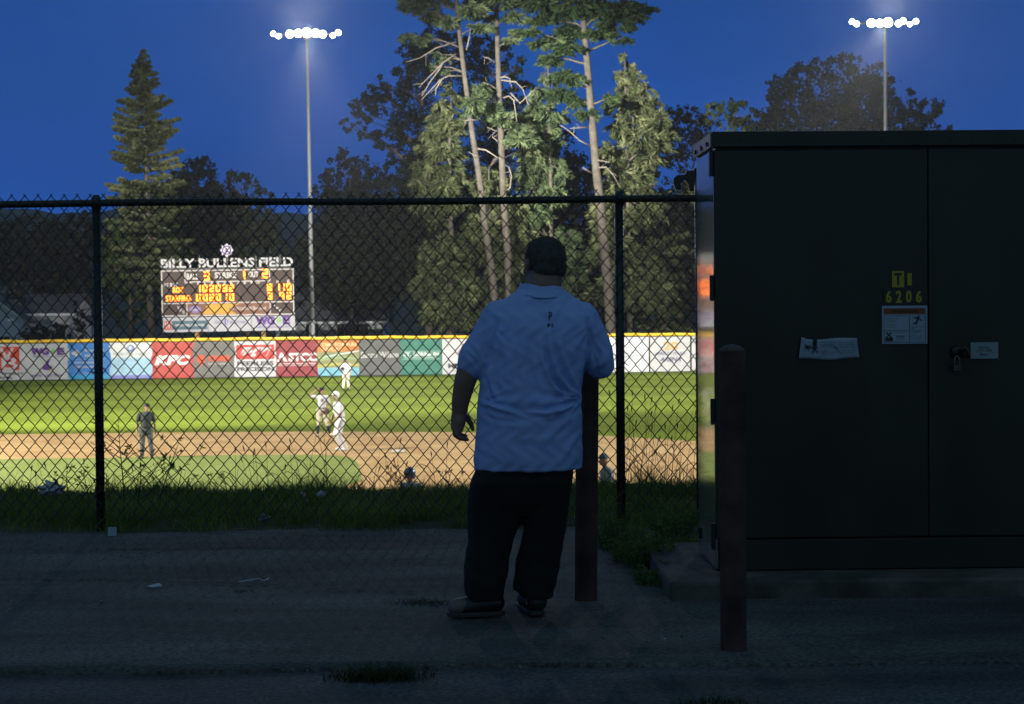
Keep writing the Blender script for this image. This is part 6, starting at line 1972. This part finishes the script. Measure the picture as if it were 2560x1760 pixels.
# ================================================================ PLAYERS AND UMPIRE
def figure(label, foot_px, foot_py, face_deg, height, pose, look, group=None, Yover=None):
    """look: dict shirt, pants, cap(type,colour), shoes, socks, skin, glove"""
    g = gnd(foot_px, foot_py, ZF + .03) if Yover is None else Vector((at(foot_px, 1000, Yover).x, Yover, ZF + .02))
    z0 = ZF + .03
    e = empty('person', (g.x, g.y, z0), label, 'person', group)
    a = math.radians(face_deg); R = Matrix.Rotation(a, 3, 'Z'); s = height / 1.8
    def P(x, y, z): return Vector((g.x, g.y, z0)) + R @ (Vector((x, y, z)) * s)
    J = dict(pel=(0, 0, .95), che=(0, 0, 1.36), nek=(0, 0, 1.50), hd=(0, .02, 1.66), hL=(-.1, 0, .93), hR=(.1, 0, .93), kL=(-.13, .03, .5), kR=(.13, .03, .5), aL=(-.15, 0, .09), aR=(.15, 0, .09),
             sL=(-.19, 0, 1.42), sR=(.19, 0, 1.42), eL=(-.27, 0, 1.14), eR=(.27, 0, 1.14), wL=(-.26, .06, .90), wR=(.26, .06, .90), fat=0.)
    J.update(pose)
    def j(k): return P(*J[k])
    fat = J['fat']
    sk = look.get('skin', (.36, .22, .15))
    b = [cap_prim(j('nek') - Vector((0, 0, .05)), .055 * s, j('hd') - Vector((0, 0, .07)), .052 * s), ell_prim(j('hd'), (.078 * s, .095 * s, .112 * s), R, 16),
         cap_prim(j('hd') + R @ Vector((0, .085, -.03)) * s, .012 * s, j('hd') + R @ Vector((0, .105, -.04)) * s, .014 * s, 8), cap_prim(j('hd') + R @ Vector((0, .05, -.085)) * s, .035 * s, j('hd') + R @ Vector((0, .065, -.085)) * s, .03 * s, 10)]
    for q in (-1, 1): b.append(ell_prim(j('hd') + R @ Vector((q * .08, 0, -.01)) * s, (.012 * s, .02 * s, .03 * s), R, 8))
    b += [cap_prim(j('che'), .13 * s, j('pel'), .12 * s), cap_prim(j('che') + (j('sL') - j('che')) * .6, .08 * s, j('che') + (j('sR') - j('che')) * .6, .08 * s)]
    for S in 'LR':
        b += [cap_prim(j('s' + S), .055 * s, j('e' + S), .043 * s), cap_prim(j('e' + S), .042 * s, j('w' + S), .03 * s), cap_prim(j('h' + S), .085 * s, j('k' + S), .055 * s), cap_prim(j('k' + S), .055 * s, j('a' + S), .04 * s)]
        if look.get('glove') == S: 
            continue
        d = (j('w' + S) - j('e' + S)).normalized(); side = d.cross(Vector((0, 0, 1))); side = side.normalized() if side.length > .1 else Vector((1, 0, 0)); up = side.cross(d)
        if abs(d.z) > .75: side = R @ Vector((0, 1, 0)); up = d.cross(side)
        w0 = j('w' + S); b.append(cap_prim(w0, .03 * s, w0 + d * .07 * s, .034 * s, 10))
        for k in range(4): 
            o = w0 + d * .08 * s + side * (-.033 + .022 * k) * s; b.append(cap_prim(o, .012 * s, o + (d * .05 + up * .02) * s * (1 - .1 * abs(k - 1)), .0105 * s, 6))
        b.append(cap_prim(w0 + d * .03 * s + side * .03 * s, .013 * s, w0 + (d * .07 + side * .065) * s, .011 * s, 6))
    skm = flat('skin_%.2f' % sk[0], sk, .6)
    link('body', fuse(b, .0125, 1), skm, e)
    # shirt
    f = 1 + fat
    sh = [cap_prim(j('che') + (j('sL') - j('che')) * .78, .085 * s, j('che') + (j('sR') - j('che')) * .78, .085 * s, 16), cap_prim(j('che'), .155 * s * f, j('pel') + Vector((0, 0, .08)), .150 * s * f, 18), cap_prim(j('che'), .15 * s, j('nek') - Vector((0, 0, .05)), .07 * s, 16)]
    slv = look.get('sleeve', .72)
    for S in 'LR': sh += [cap_prim(j('s' + S), .078 * s, j('s' + S).lerp(j('e' + S), slv), .068 * s, 14)]
    so = link('shirt', fuse(sh, .018, 3), look['shirt'], e)
    if look.get('mark'):
        mb = MB(); c = j('che') + R @ Vector((0, .172 * f, -.02)) * s
        for (dx, dz, w_, h_) in look['mark']:
            V = [c + R @ Vector((dx + u * w_, 0, dz + v * h_)) for u, v in ((-.5, -.5), (.5, -.5), (.5, .5), (-.5, .5))]; mb.add(V, [(0, 1, 2, 3)])
        mb.build('shirt_mark', look['mark_m'], so)
    pt = [cap_prim(j('hL'), .12 * s * f, j('hR'), .12 * s * f, 16), cap_prim(j('pel') + Vector((0, 0, .04)), .135 * s * f, j('pel') - Vector((0, 0, .05)), .13 * s * f, 16)]
    for S in 'LR':
        end = j('a' + S) if not look.get('knickers') else j('k' + S).lerp(j('a' + S), .22)
        pt += [cap_prim(j('h' + S), .115 * s, j('k' + S), .082 * s, 14), cap_prim(j('k' + S), .082 * s, end + Vector((0, 0, .03 if not look.get('knickers') else 0)), .068 * s, 14)]
    link('trousers', fuse(pt, .018, 2), look['pants'], e)
    mb = MB(); c = j('pel') + Vector((0, 0, .075 * s)); mb.tube([c + R @ Vector((.153 * f * s * math.cos(q), .150 * f * s * math.sin(q), 0)) for q in np.linspace(0, 2 * PI, 24)], .014 * s, 6); mb.build('belt', flat('belt_dark', (.02, .02, .025)), e)
    if look.get('knickers'):
        for S in 'LR':
            mb = MB(); mb.tube([j('k' + S).lerp(j('a' + S), t) for t in (.2, .45, .8, 1)], [.058 * s, .062 * s, .048 * s, .045 * s], 14); mb.build('sock', look['socks'], e, True)
    for S in 'LR':
        k = j('a' + S); fd = J.get('foot' + S, (0, 1)); d = (R @ Vector((fd[0], fd[1], 0))).normalized()
        me = fuse([cap_prim(Vector((k.x, k.y, z0 + .055 * s)) - d * .04, .05 * s, Vector((k.x, k.y, z0 + .045 * s)) + d * .16 * s, .042 * s, 12)], .015, 2)
        v = np.empty(len(me.vertices) * 3, np.float32); me.vertices.foreach_get('co', v); v = v.reshape(-1, 3); v[:, 2] = np.maximum(v[:, 2], z0 + .002); me.vertices.foreach_set('co', v.ravel()); me.update()
        link('shoe', me, look['shoes'], e)
    if look.get('glove'):
        S = look['glove']; w0 = j('w' + S); d = (j('w' + S) - j('e' + S)).normalized(); sd_ = R @ Vector((0, 1, 0))
        pr = [ell_prim(w0 + d * .08, (.09 * s, .055 * s, .10 * s), R, 14)]
        for k in range(4): pr.append(cap_prim(w0 + d * .1 + R @ Vector((-.055 + .036 * k, .01, 0)) * s, .026 * s, w0 + d * .22 + R @ Vector((-.075 + .05 * k, .03, 0)) * s, .022 * s, 8))
        pr.append(cap_prim(w0 + d * .06 + R @ Vector((.08, .01, 0)) * s, .024 * s, w0 + d * .15 + R @ Vector((.13, .03, 0)) * s, .02 * s, 8))
        link('glove', fuse(pr, .014, 2), look.get('glove_m', flat('glove_brown', (.05, .03, .02))), e)
    kind, cm = look['cap']; hc = j('hd') + Vector((0, 0, .035 * s))
    if kind == 'cap':
        mb = MB(); mb.ball(hc, .1, 18); V = []
        pr = [ell_prim(hc + Vector((0, 0, .01)), (.090 * s, .104 * s, .092 * s), R, 20)]
        me = fuse(pr, .011, 1); v = np.empty(len(me.vertices) * 3, np.float32); me.vertices.foreach_get('co', v); v = v.reshape(-1, 3); v[:, 2] = np.maximum(v[:, 2], hc.z - .005); me.vertices.foreach_set('co', v.ravel()); me.update()
        co_ = link('cap', me, cm, e)
        fr = R @ Vector((0, 1, 0)); rt = R @ Vector((1, 0, 0)); V = []
        n = 12
        for k in range(n + 1):
            q = PI * k / n; V.append(hc + rt * (.075 * s * math.cos(q)) + fr * (.075 + .085 * math.sin(q)) * s + Vector((0, 0, .004 - .02 * math.sin(q)))); 
        V = V + [v + Vector((0, 0, .008)) for v in V]
        mb = MB(); mb.add(V, [tuple(range(n + 1))[::-1], tuple(range(n + 1, 2 * n + 2))] + [(k, k + 1, n + 2 + k, n + 1 + k) for k in range(n)]); mb.build('peak', cm, co_)
        if look.get('badge'):
            c = hc + fr * .104 * s + Vector((0, 0, .03)); mb = MB(); mb.add([c + rt * a * s + Vector((0, 0, b * s)) for a, b in ((-.03, -.018), (.03, -.018), (.025, .022), (-.025, .022))], [(0, 1, 2, 3)]); mb.build('badge', flat('badge_white', (.7, .7, .7)), co_)
    else:
        pr = [ell_prim(hc + Vector((0, 0, .0)), (.118 * s, .130 * s, .115 * s), R, 22)]
        for q in (-1, 1): pr.append(ell_prim(hc + R @ Vector((q * .098, -.005, -.075)) * s, (.022 * s, .055 * s, .06 * s), R, 12))
        me = fuse(pr, .011, 2)
        import bmesh as _b
        bm = _b.new(); bm.from_mesh(me); Ri = R.inverted()
        bm.verts.ensure_lookup_table()
        kl = [v for v in bm.verts if (Ri @ (v.co - hc)).z < -.02 * s and abs((Ri @ (v.co - hc)).x) < .072 * s or (Ri @ (v.co - hc)).y > .075 * s and (Ri @ (v.co - hc)).z < -.0 * s]
        _b.ops.delete(bm, geom=kl, context='VERTS'); bm.to_mesh(me); bm.free()
        ho = link('helmet', me, cm, e); so_ = ho.modifiers.new('s', 'SOLIDIFY'); so_.thickness = .01
        fr = R @ Vector((0, 1, 0)); rt = R @ Vector((1, 0, 0)); n = 12; V = []
        for k in range(n + 1):
            q = PI * k / n; V.append(hc + rt * (.085 * s * math.cos(q)) + fr * (.095 + .07 * math.sin(q)) * s + Vector((0, 0, .004)))
        V = V + [v + Vector((0, 0, .01)) for v in V]
        mb = MB(); mb.add(V, [tuple(range(n + 1))[::-1], tuple(range(n + 1, 2 * n + 2))] + [(k, k + 1, n + 2 + k, n + 1 + k) for k in range(n)]); mb.build('peak', cm, ho)
    return e


w_un = pm('uniform_white', (.62, .62, .66), .8, var=.06, scale=5, bump=.4, bscale=14, dist=.02)
g_un = pm('uniform_cream', (.55, .50, .42), .8, var=.08, scale=5, bump=.4, bscale=14, dist=.02)
u_sh = pm('umpire_black', (.035, .042, .045), .8, var=.15, scale=5, bump=.4, bscale=14, dist=.02)
u_pt = pm('umpire_grey', (.10, .105, .12), .8, var=.1, scale=5, bump=.4, bscale=14, dist=.02)
navy = flat('cap_navy', (.012, .018, .035)); cream_shoe = flat('cream_shoe', (.55, .45, .28)); blk_shoe = flat('umpire_shoe', (.02, .02, .02)); nsock = flat('navy_sock', (.015, .02, .045))
PGP = 'people on the ball field'
figure('umpire in a black cap, charcoal shirt and grey trousers standing at the grass edge', 366, 1146, 196, 1.80,
       dict(aL=(-.17, .02, .09), aR=(.13, -.02, .09), kL=(-.14, .04, .5), kR=(.12, .0, .5), hd=(-.04, .05, 1.65), eL=(-.28, -.03, 1.15), eR=(.28, -.03, 1.15), wL=(-.30, .03, .88), wR=(.29, .02, .90), fat=.12),
       dict(shirt=u_sh, pants=u_pt, cap=('cap', navy), badge=True, shoes=blk_shoe, mark=[(-.06, .06, .03, .03)], mark_m=flat('badge_white', (0, 0, 0))), PGP)
figure('infielder in white jersey and navy cap raising one arm to his cap', 806, 1090, 186, 1.84,
       dict(sR=(.20, 0, 1.42), eR=(.42, .02, 1.48), wR=(.20, .10, 1.68), eL=(-.27, -.02, 1.14), wL=(-.20, .16, .98), kL=(-.17, .02, .5), kR=(.12, .02, .5), aL=(-.27, -.04, .09), aR=(.17, .05, .09), footL=(-.8, .6), footR=(.6, .8)),
       dict(shirt=w_un, pants=g_un, cap=('cap', navy), badge=True, shoes=cream_shoe, knickers=True, socks=nsock, glove='L', mark=[(0, .02, .11, .03), (.0, -.05, .09, .05)], mark_m=flat('badge_navy', (.03, .04, .1))), PGP)
figure('baserunner in white helmet and all white uniform bending forward beside the infielder', 850, 1127, 118, 2.0,
       dict(pel=(0, -.02, .94), che=(0, .05, 1.35), nek=(0, .08, 1.49), hd=(0, .12, 1.66), sL=(-.18, .05, 1.41), sR=(.18, .05, 1.41), eL=(-.24, .08, 1.1), eR=(.24, .06, 1.1), wL=(-.18, .24, .90), wR=(.18, .26, .90), hL=(-.1, -.02, .91), hR=(.1, -.02, .91), kL=(-.13, .10, .5), kR=(.13, .08, .5), aL=(-.14, -.12, .09), aR=(.14, -.10, .09)),
       dict(shirt=w_un, pants=w_un, cap=('helmet', pm('helmet_white', (.75, .75, .74), .25, var=.03)), shoes=flat('runner_shoe', (.6, .6, .62))), PGP)
figure('outfielder in white jersey standing far out in front of the landscape banner', 865, 975, 182, 1.86,
       dict(kL=(-.12, .02, .5), kR=(.12, .02, .5), aL=(-.16, 0, .09), aR=(.16, 0, .09), eR=(.27, .02, 1.15), wR=(.2, .2, 1.2), eL=(-.26, .02, 1.14), wL=(-.26, .05, .9)),
       dict(shirt=w_un, pants=g_un, cap=('cap', navy), shoes=blk_shoe, glove='R', mark=[(0, .0, .12, .04)], mark_m=flat('badge_navy', (0, 0, 0))), PGP)
figure('person in a shiny silver-blue helmet whose head just shows above the grass bank', 1026, 0, 150, 1.72, dict(hd=(0, .05, 1.66)),
       dict(shirt=w_un, pants=w_un, cap=('helmet', pm('helmet_silver', (.20, .24, .32), .15, .5, var=.1)), shoes=blk_shoe), PGP, Yover=34.6)
figure('person in a grey cap facing left whose head shows above the grass bank', 1516, 0, 100, 1.74, dict(hd=(0, .07, 1.66)),
       dict(shirt=pm('jersey_grey', (.22, .25, .28), .8), pants=w_un, cap=('cap', flat('cap_grey', (.10, .12, .14))), shoes=blk_shoe), PGP, Yover=37.2)

# ================================================================ HAZE
mb = MB(); mb.box((-480, -75, -5.5), (480, 960, 130))
hz = mb.build('haze', None)
hm_ = bpy.data.materials.new('haze_air'); hm_.use_nodes = True
for nn_ in list(hm_.node_tree.nodes):
    if nn_.type != 'OUTPUT_MATERIAL': hm_.node_tree.nodes.remove(nn_)
pv = hm_.node_tree.nodes.new('ShaderNodeVolumePrincipled')
pv.inputs['Color'].default_value = (.85, .88, .92, 1)
pv.inputs['Density'].default_value = .00026
pv.inputs['Anisotropy'].default_value = .62
out_ = [q for q in hm_.node_tree.nodes if q.type == 'OUTPUT_MATERIAL'][0]
hm_.node_tree.links.new(pv.outputs[0], out_.inputs['Volume'])
hz.data.materials.append(hm_)
hm_.cycles.homogeneous_volume = True
tag(hz, kind='stuff')
